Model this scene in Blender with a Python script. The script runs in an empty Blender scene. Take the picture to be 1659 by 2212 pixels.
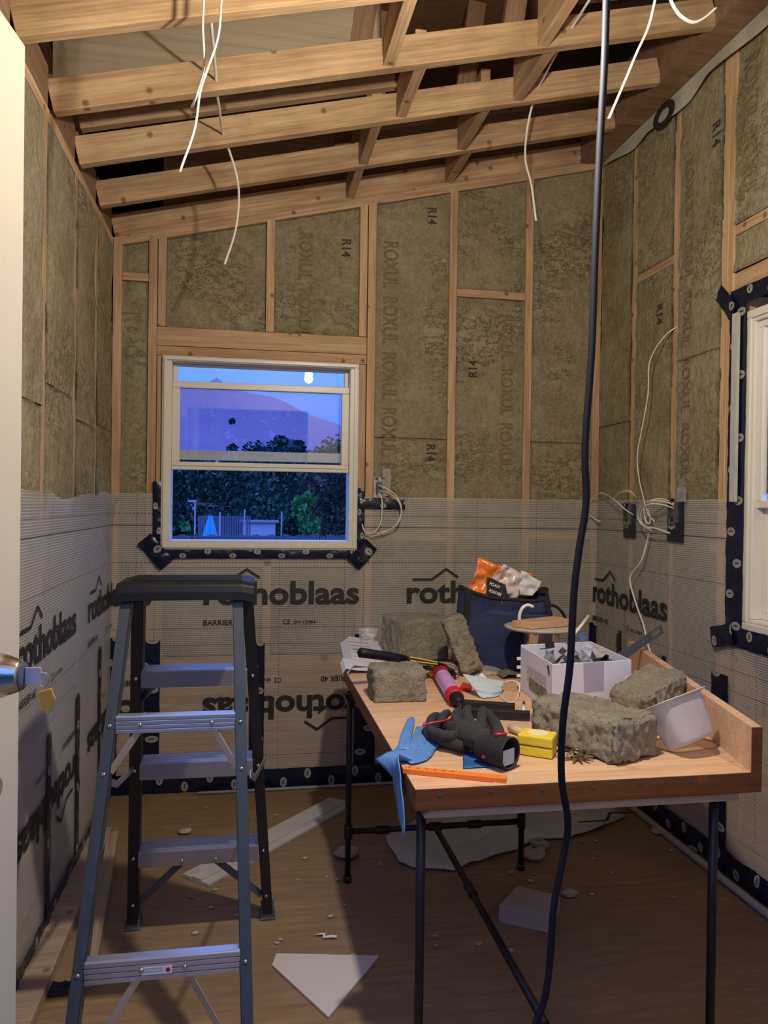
import bpy, math, random
from mathutils import Vector, Matrix, noise
random.seed(7)
SC = bpy.context.scene
COL = SC.collection

# ------------------------------------------------------------------ camera
F_PX, YAW, PITCH, ROLL, CH = 1679.85, 0.174641, -0.008314, -0.013598, 1.30
CAMP = Vector((0, 0, CH))
FW = Vector((math.sin(YAW)*math.cos(PITCH), math.cos(YAW)*math.cos(PITCH), math.sin(PITCH)))
R0 = Vector((math.cos(YAW), -math.sin(YAW), 0)); D0 = FW.cross(R0)
RT = R0*math.cos(ROLL) + D0*math.sin(ROLL); DN = FW.cross(RT)
cam_d = bpy.data.cameras.new('camera'); cam = bpy.data.objects.new('camera', cam_d); COL.objects.link(cam)
cam_d.sensor_fit = 'HORIZONTAL'; cam_d.sensor_width = 36.0; cam_d.lens = 36.0*F_PX/1659
cam_d.clip_start = 0.02; cam_d.clip_end = 3000
cam.matrix_world = Matrix(((RT.x, -DN.x, -FW.x, 0), (RT.y, -DN.y, -FW.y, 0), (RT.z, -DN.z, -FW.z, CH), (0, 0, 0, 1)))
SC.camera = cam

# ------------------------------------------------------------------ light
SC.view_settings.view_transform = 'Standard'; SC.view_settings.look = 'None'
SC.view_settings.gamma = 1.0; SC.view_settings.use_curve_mapping = False
SC.view_settings.exposure = 1.0
world = bpy.data.worlds.new('dusk_sky'); SC.world = world; world.use_nodes = True
wn = world.node_tree; bg = wn.nodes['Background']
wtc = wn.nodes.new('ShaderNodeTexCoord'); wsep = wn.nodes.new('ShaderNodeSeparateXYZ'); wr = wn.nodes.new('ShaderNodeValToRGB')
wn.links.new(wtc.outputs['Generated'], wsep.inputs[0]); wn.links.new(wsep.outputs[2], wr.inputs[0]); wn.links.new(wr.outputs[0], bg.inputs[0])
wr.color_ramp.elements[0].position = 0.08; wr.color_ramp.elements[0].color = (0.032, 0.12, 0.50, 1)
wr.color_ramp.elements[1].position = 0.40; wr.color_ramp.elements[1].color = (0.16, 0.30, 0.95, 1)
bg.inputs[1].default_value = 1.5
BULB = Vector((0.45, 1.40, 2.285))
ld = bpy.data.lights.new('bulb_light', 'POINT'); ld.energy = 44; ld.color = (1.0, 0.88, 0.70); ld.shadow_soft_size = 0.03
lo = bpy.data.objects.new('bulb_light', ld); COL.objects.link(lo); lo.location = BULB

# ------------------------------------------------------------------ pixel -> place
def ray(u, v): return RT*((u-829.5)/F_PX) + DN*((v-1106)/F_PX) + FW
def onp(u, v, ax, val):
    d = ray(u, v); t = (val-CAMP[ax])/d[ax]; return CAMP + d*t
def atY(u, v, y): return onp(u, v, 1, y)
TZ = 0.70
def T(u, v, z=TZ): return onp(u, v, 2, z)
def G(u, v, z=0.0): return onp(u, v, 2, z)
YB, XL, XR = 3.6, -0.595, 1.71
def BW(u, v): return onp(u, v, 1, YB)

# ------------------------------------------------------------------ mesh helpers
class MB:
    def __init__(s): s.v = []; s.f = []; s.uv = {}
    def quad(s, a, b, c, d):
        n = len(s.v); s.v += [Vector(a), Vector(b), Vector(c), Vector(d)]; s.f.append((n, n+1, n+2, n+3)); return s
    def poly(s, pts):
        n = len(s.v); s.v += [Vector(p) for p in pts]; s.f.append(tuple(range(n, n+len(pts)))); return s
    def box(s, c, size, M=None):
        c = Vector(c); hx, hy, hz = size[0]/2, size[1]/2, size[2]/2; n = len(s.v)
        for x in (-hx, hx):
            for y in (-hy, hy):
                for z in (-hz, hz):
                    p = Vector((x, y, z)); p = (M @ p if M else p) + c; s.v.append(p)
        for q in ((0,1,3,2),(4,6,7,5),(0,4,5,1),(2,3,7,6),(0,2,6,4),(1,5,7,3)): s.f.append(tuple(n+i for i in q))
        return s
    def prism(s, pts, off):
        pts = [Vector(p) for p in pts]; off = Vector(off); n = len(s.v); k = len(pts)
        s.v += pts + [p+off for p in pts]
        s.f.append(tuple(range(n, n+k))[::-1]); s.f.append(tuple(range(n+k, n+2*k)))
        for i in range(k): s.f.append((n+i, n+(i+1) % k, n+k+(i+1) % k, n+k+i))
        return s
    def tube(s, pts, r, n=8, caps=True, flat=1.0, closed=False):
        pts = [Vector(p) for p in pts]; m = len(pts); rs = r if isinstance(r, (list, tuple)) else [r]*m
        up = None; base = len(s.v)
        for i, p in enumerate(pts):
            if closed: t = pts[(i+1) % m]-pts[i-1]
            else: t = pts[min(i+1, m-1)]-pts[max(i-1, 0)]
            if t.length < 1e-9: t = Vector((0, 0, 1))
            t.normalize()
            if up is None: up = Vector((0, 0, 1)) if abs(t.z) < .9 else Vector((1, 0, 0))
            a = t.cross(up)
            if a.length < 1e-6: a = t.cross(Vector((.3, .9, .1)))
            a.normalize(); b = a.cross(t).normalized(); up = b
            for k in range(n):
                an = 2*math.pi*k/n; s.v.append(p + a*(math.cos(an)*rs[i]) + b*(math.sin(an)*rs[i]*flat))
        rng = m if closed else m-1
        for i in range(rng):
            for k in range(n):
                i2 = (i+1) % m
                s.f.append((base+i*n+k, base+i*n+(k+1) % n, base+i2*n+(k+1) % n, base+i2*n+k))
        if caps and not closed:
            s.f.append(tuple(base+k for k in range(n))[::-1]); s.f.append(tuple(base+(m-1)*n+k for k in range(n)))
        return s
    def lathe(s, prof, o=(0, 0, 0), M=None, n=24, cap=True):
        o = Vector(o); base = len(s.v); m = len(prof)
        for (r, z) in prof:
            for k in range(n):
                an = 2*math.pi*k/n; p = Vector((r*math.cos(an), r*math.sin(an), z)); s.v.append((M @ p if M else p)+o)
        for i in range(m-1):
            for k in range(n): s.f.append((base+i*n+k, base+i*n+(k+1) % n, base+(i+1)*n+(k+1) % n, base+(i+1)*n+k))
        if cap:
            s.f.append(tuple(base+k for k in range(n))[::-1]); s.f.append(tuple(base+(m-1)*n+k for k in range(n)))
        return s
    def grid(s, fn, nu, nv, uvf=None):
        base = len(s.v)
        for i in range(nu+1):
            for j in range(nv+1):
                s.v.append(Vector(fn(i/nu, j/nv)))
                if uvf: s.uv[len(s.v)-1] = uvf(i/nu, j/nv)
        for i in range(nu):
            for j in range(nv):
                a = base+i*(nv+1)+j; s.f.append((a, a+nv+1, a+nv+2, a+1))
        return s
    def add(s, o):
        n = len(s.v); s.v += o.v; s.f += [tuple(i+n for i in f) for f in o.f]; return s

def tag(o, label=None, cat=None, group=None, kind=None):
    if label: o['label'] = label
    if cat: o['category'] = cat
    if group: o['group'] = group
    if kind: o['kind'] = kind
    return o
def thing(name, label, cat, loc=(0, 0, 0), group=None, kind=None):
    o = bpy.data.objects.new(name, None); COL.objects.link(o); o.location = loc; o.empty_display_size = .05
    o['_loc'] = 0; del o['_loc']
    return tag(o, label, cat, group, kind)
def world_of(o):
    m = Matrix.Translation(o.location) @ o.rotation_euler.to_matrix().to_4x4()
    if o.parent is None: return m
    return world_of(o.parent) @ o.matrix_parent_inverse @ m
def ob(name, mb, mat, parent=None, smooth=False, M=None, bevel=0, sub=0, solid=0, label=None):
    me = bpy.data.meshes.new(name)
    vs = mb.v; o = bpy.data.objects.new(name, me)
    me.from_pydata([tuple(p) for p in vs], [], mb.f)
    if mb.uv:
        l = me.uv_layers.new(name='UVMap')
        for lp in me.loops: l.data[lp.index].uv = mb.uv.get(lp.vertex_index, (0, 0))
    if smooth:
        for p in me.polygons: p.use_smooth = True
    me.validate(); me.update()
    if mat: me.materials.append(mat)
    COL.objects.link(o)
    if M is not None:
        loc, q, sc = M.decompose(); o.location = loc; o.rotation_euler = q.to_euler()
    if parent is not None:
        o.parent = parent; o.matrix_parent_inverse = world_of(parent).inverted()
    if solid:
        k = o.modifiers.new('solid', 'SOLIDIFY'); k.thickness = solid; k.offset = 0
    if bevel:
        k = o.modifiers.new('bevel', 'BEVEL'); k.width = bevel; k.segments = 2; k.limit_method = 'ANGLE'
    if sub:
        k = o.modifiers.new('sub', 'SUBSURF'); k.levels = sub; k.render_levels = sub
    if label: o['label'] = label
    return o
def smoothpath(pts, k=6):
    pts = [Vector(p) for p in pts]; out = []
    P = [pts[0]*2-pts[1]] + pts + [pts[-1]*2-pts[-2]]
    for i in range(1, len(P)-2):
        a, b, c, d = P[i-1:i+3]
        for j in range(k):
            t = j/k
            out.append(.5*((2*b) + (c-a)*t + (2*a-5*b+4*c-d)*t*t + (-a+3*b-3*c+d)*t**3))
    out.append(pts[-1]); return out
def frame_M(p0, p1, up=(0, 0, 1)):
    p0, p1 = Vector(p0), Vector(p1); x = (p1-p0).normalized(); z = Vector(up); y = z.cross(x)
    if y.length < 1e-5: y = Vector((0, 1, 0)).cross(x)
    y.normalize(); z = x.cross(y)
    M = Matrix((x, y, z)).transposed().to_4x4(); M.translation = (p0+p1)/2; return M
def board(name, p0, p1, w, h, mat, parent=None, up=(0, 0, 1), bevel=.002, rag=0):
    """timber along local X, w across, h along up"""
    L = (Vector(p1)-Vector(p0)).length
    mb = MB().box((0, 0, 0), (L, w, h))
    return ob(name, mb, mat, parent, M=frame_M(p0, p1, up), bevel=bevel)
def rot(ax, deg): return Matrix.Rotation(math.radians(deg), 3, ax)
def nz(p, sc, seed=0.0): return noise.noise(Vector(p)*sc + Vector((seed, seed*1.7, -seed)))
def text_mb(s, size, bold=0.0, res=3, spacing=1.0):
    cu = bpy.data.curves.new('t', 'FONT'); cu.body = s; cu.size = size; cu.offset = bold; cu.resolution_u = res; cu.space_character = spacing
    o = bpy.data.objects.new('t', cu); COL.objects.link(o)
    dg = bpy.context.evaluated_depsgraph_get(); me = bpy.data.meshes.new_from_object(o.evaluated_get(dg))
    vs = [v.co.copy() for v in me.vertices]; fs = [tuple(p.vertices) for p in me.polygons]
    bpy.data.objects.remove(o); bpy.data.curves.remove(cu); bpy.data.meshes.remove(me)
    x0 = min(v.x for v in vs); x1 = max(v.x for v in vs)
    return [Vector((v.x-x0, v.y, 0)) for v in vs], fs, x1-x0
def text_on(s, height, width, origin, ax, ay, bold=.0, capratio=.70):
    """text with cap height, total width laid from origin along ax, ay"""
    vs, fs, w = text_mb(s, 1.0, bold)
    sx = width/w; sy = height/capratio; mb = MB(); ax = Vector(ax); ay = Vector(ay); o = Vector(origin)
    mb.v = [o + ax*(v.x*sx) + ay*(v.y*sy) for v in vs]; mb.f = fs; return mb

# ------------------------------------------------------------------ materials
def newmat(name):
    m = bpy.data.materials.new(name); m.use_nodes = True; nt = m.node_tree
    return m, nt, nt.nodes['Principled BSDF'], nt.nodes['Material Output']
def nd(nt, t, **kw):
    n = nt.nodes.new(t)
    for k, v in kw.items(): setattr(n, k, v)
    return n
def mth(nt, op, a, b=None, c=None):
    n = nt.nodes.new('ShaderNodeMath'); n.operation = op
    for i, x in enumerate((a, b, c)):
        if x is None: continue
        if isinstance(x, (int, float)): n.inputs[i].default_value = x
        else: nt.links.new(x, n.inputs[i])
    return n.outputs[0]
def ramp(nt, src, stops):
    r = nt.nodes.new('ShaderNodeValToRGB'); nt.links.new(src, r.inputs[0]); e = r.color_ramp.elements
    while len(e) > 1: e.remove(e[-1])
    for i, (p, c) in enumerate(stops):
        q = e[0] if i == 0 else e.new(p)
        q.position = p; q.color = (*c, 1)
    return r.outputs[0]
def mixc(nt, f, a, b, mode='MIX'):
    n = nt.nodes.new('ShaderNodeMix'); n.data_type = 'RGBA'; n.blend_type = mode
    for i, x in ((0, f), (6, a), (7, b)):
        if isinstance(x, (int, float)): n.inputs[i].default_value = x
        elif isinstance(x, tuple): n.inputs[i].default_value = (*x, 1)
        else: nt.links.new(x, n.inputs[i])
    return n.outputs[2]
def bump(nt, src, bs, strength=.3, dist=.01):
    b = nt.nodes.new('ShaderNodeBump'); b.inputs['Strength'].default_value = strength; b.inputs['Distance'].default_value = dist
    nt.links.new(src, b.inputs['Height']); nt.links.new(b.outputs[0], bs.inputs['Normal'])
def coords(nt, scale=(1, 1, 1), kind='Object', rnd=False):
    tc = nt.nodes.new('ShaderNodeTexCoord'); mp = nt.nodes.new('ShaderNodeMapping'); mp.inputs['Scale'].default_value = scale
    nt.links.new(tc.outputs[kind], mp.inputs[0])
    if rnd:
        oi = nt.nodes.new('ShaderNodeObjectInfo'); c = nt.nodes.new('ShaderNodeCombineXYZ')
        v = mth(nt, 'MULTIPLY', oi.outputs['Random'], 37.0)
        nt.links.new(v, c.inputs[0]); nt.links.new(v, c.inputs[1]); nt.links.new(c.outputs[0], mp.inputs['Location'])
    return mp.outputs[0]
def noisen(nt, co, scale, detail=4, rough=.6):
    n = nt.nodes.new('ShaderNodeTexNoise'); n.inputs['Scale'].default_value = scale; n.inputs['Detail'].default_value = detail
    n.inputs['Roughness'].default_value = rough; nt.links.new(co, n.inputs['Vector']); return n.outputs['Fac']
def plain(name, col, rough=.5, metal=0, spec=.5, var=.0, vs=20, bumpv=0, trans=0):
    m, nt, bs, out = newmat(name)
    bs.inputs['Roughness'].default_value = rough; bs.inputs['Metallic'].default_value = metal
    bs.inputs['Specular IOR Level'].default_value = spec
    co = coords(nt, kind='Object'); f = noisen(nt, co, vs, 5)
    lo_ = tuple(c*(1-var) for c in col); hi = tuple(min(1, c*(1+var)) for c in col)
    nt.links.new(ramp(nt, f, [(.3, lo_), (.7, hi)]), bs.inputs['Base Color'])
    if bumpv: bump(nt, f, bs, bumpv, .005)
    if trans: bs.inputs['Transmission Weight'].default_value = trans
    return m
def woodmat(name, a, b, knot=(.10, .045, .015), rough=.62, dirt=0.0, sc=1.0):
    m, nt, bs, out = newmat(name); bs.inputs['Roughness'].default_value = rough; bs.inputs['Specular IOR Level'].default_value = .25
    co = coords(nt, (.7*sc, 9*sc, 9*sc), rnd=True); g = noisen(nt, co, 3.0, 6, .65)
    co1 = coords(nt, (1.0*sc, 30*sc, 30*sc), rnd=True); g1 = noisen(nt, co1, 4.0, 3)
    c = ramp(nt, g, [(.32, a), (.5, tuple((x+y)/2 for x, y in zip(a, b))), (.68, b)])
    c = mixc(nt, mth(nt, 'MULTIPLY', ramp(nt, g1, [(.42, (0, 0, 0)), (.7, (1, 1, 1))]), .5), c, tuple(x*.6 for x in a))
    sx_ = nt.nodes.new('ShaderNodeSeparateXYZ'); nt.links.new(coords(nt, (1, 1, 1), rnd=True), sx_.inputs[0]); cx_ = nt.nodes.new('ShaderNodeCombineXYZ'); nt.links.new(sx_.outputs[0], cx_.inputs[0]); nt.links.new(mth(nt, 'ADD', sx_.outputs[1], sx_.outputs[2]), cx_.inputs[1]); co2 = cx_.outputs[0]
    vo = nt.nodes.new('ShaderNodeTexVoronoi'); vo.voronoi_dimensions = '2D'; vo.inputs['Scale'].default_value = 4.6*sc; vo.inputs['Randomness'].default_value = 1; nt.links.new(co2, vo.inputs['Vector'])
    k = ramp(nt, vo.outputs['Distance'], [(.0, (1, 1, 1)), (.035, (.75, .75, .75)), (.062, (0, 0, 0))])
    c = mixc(nt, mth(nt, 'MULTIPLY', k, .8), c, knot)
    oi = nt.nodes.new('ShaderNodeObjectInfo')
    hv = nt.nodes.new('ShaderNodeHueSaturation'); nt.links.new(mth(nt, 'MULTIPLY_ADD', oi.outputs['Random'], .25, .88), hv.inputs['Value']); nt.links.new(c, hv.inputs['Color'])
    c = hv.outputs[0]
    if dirt:
        d = noisen(nt, coords(nt), 3.5, 5); c = mixc(nt, mth(nt, 'MULTIPLY', ramp(nt, d, [(.45, (0, 0, 0)), (.7, (1, 1, 1))]), dirt), c, tuple(x*.35 for x in a))
    nt.links.new(c, bs.inputs['Base Color']); bump(nt, g1, bs, .15, .003); return m
def woolmat(name, a, b, dark, sc=1.0, bs_=.8, crack=0):
    m, nt, bs, out = newmat(name); bs.inputs['Roughness'].default_value = .95; bs.inputs['Specular IOR Level'].default_value = .08
    co = coords(nt, (1, 1, 1)); n1 = noisen(nt, co, 5*sc, 8, .72); n2 = noisen(nt, co, 60*sc, 4, .7); n3 = noisen(nt, coords(nt, (3, 3, 1.2)), 14*sc, 6, .75)
    c = ramp(nt, n1, [(.35, a), (.65, b)])
    c = mixc(nt, mth(nt, 'MULTIPLY', ramp(nt, n3, [(.52, (0, 0, 0)), (.72, (1, 1, 1))]), .55), c, dark)
    c = mixc(nt, mth(nt, 'MULTIPLY', ramp(nt, n2, [(.4, (0, 0, 0)), (.8, (1, 1, 1))]), .4), c, tuple(min(1, x*1.7) for x in b))
    if crack:
        n4 = noisen(nt, coords(nt, (1, 1, 2.2)), 9, 7, .8); rd = mth(nt, 'ABSOLUTE', mth(nt, 'SUBTRACT', n4, .5))
        n5 = noisen(nt, coords(nt), 2.5, 2)
        k = mth(nt, 'MULTIPLY', ramp(nt, rd, [(0, (1, 1, 1)), (.012, (0, 0, 0))]), ramp(nt, n5, [(.5, (0, 0, 0)), (.62, (1, 1, 1))]))
        c = mixc(nt, mth(nt, 'MULTIPLY', k, crack), c, tuple(x*.5 for x in dark)); n1 = mth(nt, 'SUBTRACT', n1, mth(nt, 'MULTIPLY', k, .3))
    nt.links.new(c, bs.inputs['Base Color'])
    bump(nt, mth(nt, 'ADD', mth(nt, 'MULTIPLY', n1, 1.5), mth(nt, 'ADD', n3, mth(nt, 'MULTIPLY', n2, .5))), bs, bs_, .02); return m
W_STUD = woodmat('spruce_stud', (.44, .28, .15), (.69, .485, .29))
W_RAFT = woodmat('spruce_rafter', (.38, .235, .125), (.67, .465, .27), dirt=.35)
W_DARK = woodmat('weathered_timber', (.20, .12, .07), (.32, .20, .12))
W_PLY = woodmat('plywood_sheathing', (.36, .24, .13), (.52, .37, .22), sc=.6)
W_TABLE = woodmat('table_plywood', (.58, .35, .20), (.70, .46, .29), knot=(.45, .25, .13), rough=.4, sc=.7)
W_APRON = woodmat('shaded_apron', (.15, .055, .022), (.23, .09, .038), knot=(.25, .1, .04), rough=.4, sc=.7)  # red-brown wood, colour lowered to stand in for shade
W_OLD = woodmat('dusty_lumber', (.34, .25, .18), (.5, .38, .28))
WOOL = woolmat('mineral_wool_batt', (.25, .215, .13), (.44, .39, .26), (.12, .09, .04), crack=.8)
WOOL2 = woolmat('mineral_wool_cut', (.34, .31, .235), (.60, .56, .44), (.16, .135, .09), sc=2.2, bs_=1.0)
SEAM_Z = .612
def barrier_mat(name='reinforced_vapour_barrier', ex=0.0):
    m, nt, bs, out = newmat(name)
    bs.inputs['Roughness'].default_value = .38; bs.inputs['Specular IOR Level'].default_value = .35
    tc = nt.nodes.new('ShaderNodeTexCoord'); sp = nt.nodes.new('ShaderNodeSeparateXYZ'); nt.links.new(tc.outputs['UV'], sp.inputs[0])
    u, v = sp.outputs[0], sp.outputs[1]
    def line(x, per, w):
        fr = mth(nt, 'FRACT', mth(nt, 'DIVIDE', x, per)); return mth(nt, 'LESS_THAN', fr, w)
    hl = line(v, .0085, .42); vl = line(u, .0085, .30)
    gridl = mth(nt, 'MAXIMUM', hl, mth(nt, 'MULTIPLY', vl, .65))
    wave = noisen(nt, coords(nt, (1, 1, 1)), 2.0, 3)
    nt_lo = mth(nt, 'MULTIPLY_ADD', mth(nt, 'GREATER_THAN', v, SEAM_Z), .13*(1-min(1, ex*5)), .02+ex+.10*min(1, ex*5))
    fac = mth(nt, 'ADD', mth(nt, 'MULTIPLY', gridl, .26), mth(nt, 'MULTIPLY_ADD', wave, .30, nt_lo))
    # printed guide lines
    def near(x, x0, w): return mth(nt, 'LESS_THAN', mth(nt, 'ABSOLUTE', mth(nt, 'SUBTRACT', x, x0)), w)
    dash = line(u, .016, .55); dashv = line(v, .016, .5)
    L = near(v, 1.198, .0016)
    for z0 in (1.25, 1.032, .735, .66, .15): L = mth(nt, 'MAXIMUM', L, mth(nt, 'MULTIPLY', near(v, z0, .0014), dash))
    for k in range(2):
        fr = mth(nt, 'FRACT', mth(nt, 'DIVIDE', mth(nt, 'ADD', u, .285+.3*k+3.0), .934))
        L = mth(nt, 'MAXIMUM', L, mth(nt, 'MULTIPLY', mth(nt, 'LESS_THAN', fr, .0024), dashv))
    nt.links.new(mixc(nt, L, mixc(nt, gridl, (.50, .49, .49), (.68, .67, .67)), (.03, .03, .035)), bs.inputs['Base Color'])
    fac = mth(nt, 'MAXIMUM', fac, mth(nt, 'MULTIPLY', L, .9))
    tr = nt.nodes.new('ShaderNodeBsdfTransparent'); mx = nt.nodes.new('ShaderNodeMixShader')
    nt.links.new(fac, mx.inputs[0]); nt.links.new(tr.outputs[0], mx.inputs[1]); nt.links.new(bs.outputs[0], mx.inputs[2]); nt.links.new(mx.outputs[0], out.inputs[0])
    bump(nt, noisen(nt, coords(nt, (3, 3, 1)), 5, 4), bs, .25, .02)
    return m
BARR = barrier_mat(); BARR2 = barrier_mat('denser_vapour_barrier', .22)  # second variant is more opaque, imitating the mesh at a grazing angle
def tape_mat():
    m, nt, bs, out = newmat('navy_sealing_tape'); bs.inputs['Roughness'].default_value = .28
    tc = nt.nodes.new('ShaderNodeTexCoord'); sp = nt.nodes.new('ShaderNodeSeparateXYZ'); nt.links.new(tc.outputs['UV'], sp.inputs[0])
    u, v = sp.outputs[0], sp.outputs[1]; D = None; I = None
    for off, v0 in ((0, .30), (.11, .70)):
        a = mth(nt, 'SUBTRACT', mth(nt, 'MULTIPLY', mth(nt, 'FRACT', mth(nt, 'DIVIDE', mth(nt, 'ADD', u, off), .22)), .22), .11)
        b = mth(nt, 'MULTIPLY', mth(nt, 'SUBTRACT', v, v0), .06)
        d = mth(nt, 'SQRT', mth(nt, 'ADD', mth(nt, 'MULTIPLY', a, a), mth(nt, 'MULTIPLY', b, b)))
        inner = mth(nt, 'MULTIPLY', mth(nt, 'LESS_THAN', mth(nt, 'ABSOLUTE', a), .0018), mth(nt, 'LESS_THAN', mth(nt, 'ABSOLUTE', b), .008))
        inner2 = mth(nt, 'MULTIPLY', mth(nt, 'LESS_THAN', mth(nt, 'ABSOLUTE', mth(nt, 'ADD', a, .004)), .001), mth(nt, 'LESS_THAN', mth(nt, 'ABSOLUTE', b), .005))
        q = mth(nt, 'MULTIPLY', mth(nt, 'LESS_THAN', d, .0155), mth(nt, 'SUBTRACT', 1.0, mth(nt, 'MAXIMUM', inner, inner2)))
        D = q if D is None else mth(nt, 'MAXIMUM', D, q)
    nt.links.new(mixc(nt, D, (.003, .007, .028), (.30, .31, .30)), bs.inputs['Base Color'])
    bump(nt, noisen(nt, coords(nt), 38, 3, .5), bs, .4, .008); return m
TAPE = tape_mat()
def clear_mat(name, col=(1, 1, 1), alpha=.15, rough=.03, gl=.5):
    m, nt, bs, out = newmat(name); bs.inputs['Roughness'].default_value = rough; bs.inputs['Specular IOR Level'].default_value = gl
    bs.inputs['Base Color'].default_value = (*col, 1); bs.inputs['Alpha'].default_value = alpha
    f = noisen(nt, coords(nt), 6, 2)
    nt.links.new(mixc(nt, f, tuple(c*.9 for c in col), col), bs.inputs['Base Color']); return m
def glass_mat():
    m, nt, bs, out = newmat('window_glass')
    tr = nt.nodes.new('ShaderNodeBsdfTransparent'); gl = nt.nodes.new('ShaderNodeBsdfGlossy'); gl.inputs['Roughness'].default_value = .004
    f = noisen(nt, coords(nt), 2, 2)
    nt.links.new(mixc(nt, f, (.86, .88, .92), (.9, .92, .96)), tr.inputs[0])
    fr = nt.nodes.new('ShaderNodeFresnel'); fr.inputs[0].default_value = 1.5; mx = nt.nodes.new('ShaderNodeMixShader')
    nt.links.new(mth(nt, 'MULTIPLY', fr.outputs[0], 1.15), mx.inputs[0]); nt.links.new(tr.outputs[0], mx.inputs[1]); nt.links.new(gl.outputs[0], mx.inputs[2])
    nt.links.new(mx.outputs[0], out.inputs[0]); return m
GLASS = glass_mat()
INK = plain('black_print', (.02, .02, .022), .6)
INKB = plain('brown_print', (.20, .15, .085), .9, var=.25, vs=50)
INKG = plain('grey_print', (.05, .045, .035), .9, var=.3)
VINYL = plain('white_vinyl', (.74, .72, .66), .35, var=.03)
PAINT = plain('cream_door_paint', (.52, .49, .41), .45, var=.03, vs=3)
CABLE = plain('white_cable_sheath', (.78, .76, .68), .4)
CORD = plain('black_navy_cord', (.004, .006, .015), .7, spec=.25)
STEEL = plain('galvanised_steel', (.45, .46, .45), .28, metal=.9, var=.25, vs=30)
ALU = plain('aluminium', (.62, .63, .66), .32, metal=.85, var=.06, vs=8)
CHROME = plain('polished_steel', (.6, .6, .6), .15, metal=1)
BRASSY = plain('satin_nickel', (.55, .50, .42), .22, metal=1)
BLACKP = plain('black_plastic', (.008, .009, .012), .5, spec=.3, var=.2)
STEPM = plain('shaded_aluminium', (.36, .34, .35), .35, metal=.7, var=.08, vs=8)  # aluminium with a darkened colour, imitating dark reflections on the rear steps
RAILM = plain('slate_fibreglass_rail', (.045, .055, .062), .42, var=.12, vs=40)
RAILB = plain('black_fibreglass_rail', (.012, .013, .015), .5, var=.12, vs=40)
PIPE = plain('black_iron_pipe', (.012, .014, .017), .42, metal=.3, var=.3)
FOAMW = plain('white_foam_board', (.50, .48, .48), .7, var=.08)
NAVY = plain('navy_canvas', (.012, .022, .075), .75, var=.25, vs=60, bumpv=.2)
BLACKF = plain('black_fabric', (.012, .012, .014), .85, var=.3, vs=80, bumpv=.3)
GREYF = plain('charcoal_knit', (.028, .026, .028), .85, var=.3, vs=90, bumpv=.4)
NITR = plain('blue_nitrile', (.10, .26, .62), .45, var=.1)
BLUEC = plain('blue_cloth', (.02, .10, .34), .6, var=.3)
MASKM = plain('pale_blue_mask', (.50, .60, .68), .75, var=.05)
WHITE = plain('white_paper', (.72, .70, .72), .7, var=.04)
BOXW = plain('white_cardboard', (.66, .66, .76), .55, var=.05, vs=6)
ORANGE = plain('orange_plastic', (.85, .22, .03), .4, var=.05)
YELLOW = plain('yellow_plastic', (.78, .62, .04), .4, var=.05)
RED = plain('red_plastic', (.55, .015, .03), .35, var=.1)
PINKL = plain('lilac_label', (.55, .30, .60), .4, var=.1)
GREYM = plain('dark_grey_steel', (.10, .105, .125), .5, metal=.3, var=.1)
KRAFT = woodmat('planed_offcut', (.50, .30, .17), (.62, .40, .24), knot=(.45, .27, .15))
MEMB = plain('housewrap', (.50, .49, .46), .5, var=.15, vs=5, bumpv=.3)
GOLD = plain('brass', (.45, .30, .08), .3, metal=.9)
CLEAR = clear_mat('clear_plastic', (.75, .8, .85), .22, .08)
FROST = clear_mat('frosted_plastic', (.60, .58, .62), .50, .3)
SOFTCL = clear_mat('clear_bag', (.75, .75, .7), .35, .15)
def floor_mat():
    m, nt, bs, out = newmat('dusty_plywood_floor'); bs.inputs['Roughness'].default_value = .62; bs.inputs['Specular IOR Level'].default_value = .3
    g = noisen(nt, coords(nt, (1.2, 10, 1)), 4, 6, .65); b = noisen(nt, coords(nt), 2.2, 6, .65); s = noisen(nt, coords(nt), 26, 4, .7)
    c = ramp(nt, g, [(.3, (.20, .13, .07)), (.7, (.34, .23, .13))])
    c = mixc(nt, mth(nt, 'MULTIPLY', ramp(nt, b, [(.4, (0, 0, 0)), (.65, (1, 1, 1))]), .5), c, (.17, .13, .095))
    c = mixc(nt, mth(nt, 'MULTIPLY', ramp(nt, s, [(.66, (0, 0, 0)), (.76, (1, 1, 1))]), .6), c, (.42, .36, .28))
    nt.links.new(c, bs.inputs['Base Color']); bump(nt, s, bs, .15, .003); return m
FLOORM = floor_mat()
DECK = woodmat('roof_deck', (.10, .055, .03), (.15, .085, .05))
GREYPLY = woodmat('grey_plywood', (.30, .25, .17), (.36, .30, .21), knot=(.2, .15, .1), sc=.5)

# ------------------------------------------------------------------ setting
S = lambda o: tag(o, kind='structure')
floor = S(ob('floor', MB().box((.55, 1.8, -.02), (2.6, 4.1, .04)), FLOORM))
SL = .2378
def zr(x): return 2.469 + SL*(x+.594)
zr0 = lambda x: 2.469+.2378*(x+.594)+.475
wall_back = S(ob('wall_back', MB().box((-.565, 3.72, 1.5), (.34, .02, 3.0)).prism([(.53, 3.71, 0), (1.85, 3.71, 0), (1.85, 3.71, zr0(1.85)), (.53, 3.71, zr0(.53))], (0, .02, 0)).box((.065, 3.72, .53), (.93, .02, 1.06)).prism([(-.72, 3.71, 1.97), (.54, 3.71, 1.97), (.54, 3.71, zr0(.54)), (-.72, 3.71, zr0(-.72))], (0, .02, 0)), W_PLY))
wall_left = S(ob('wall_left', MB().box((-.715, 2.1, 1.5), (.02, 3.3, 3.0)), W_PLY))
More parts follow.
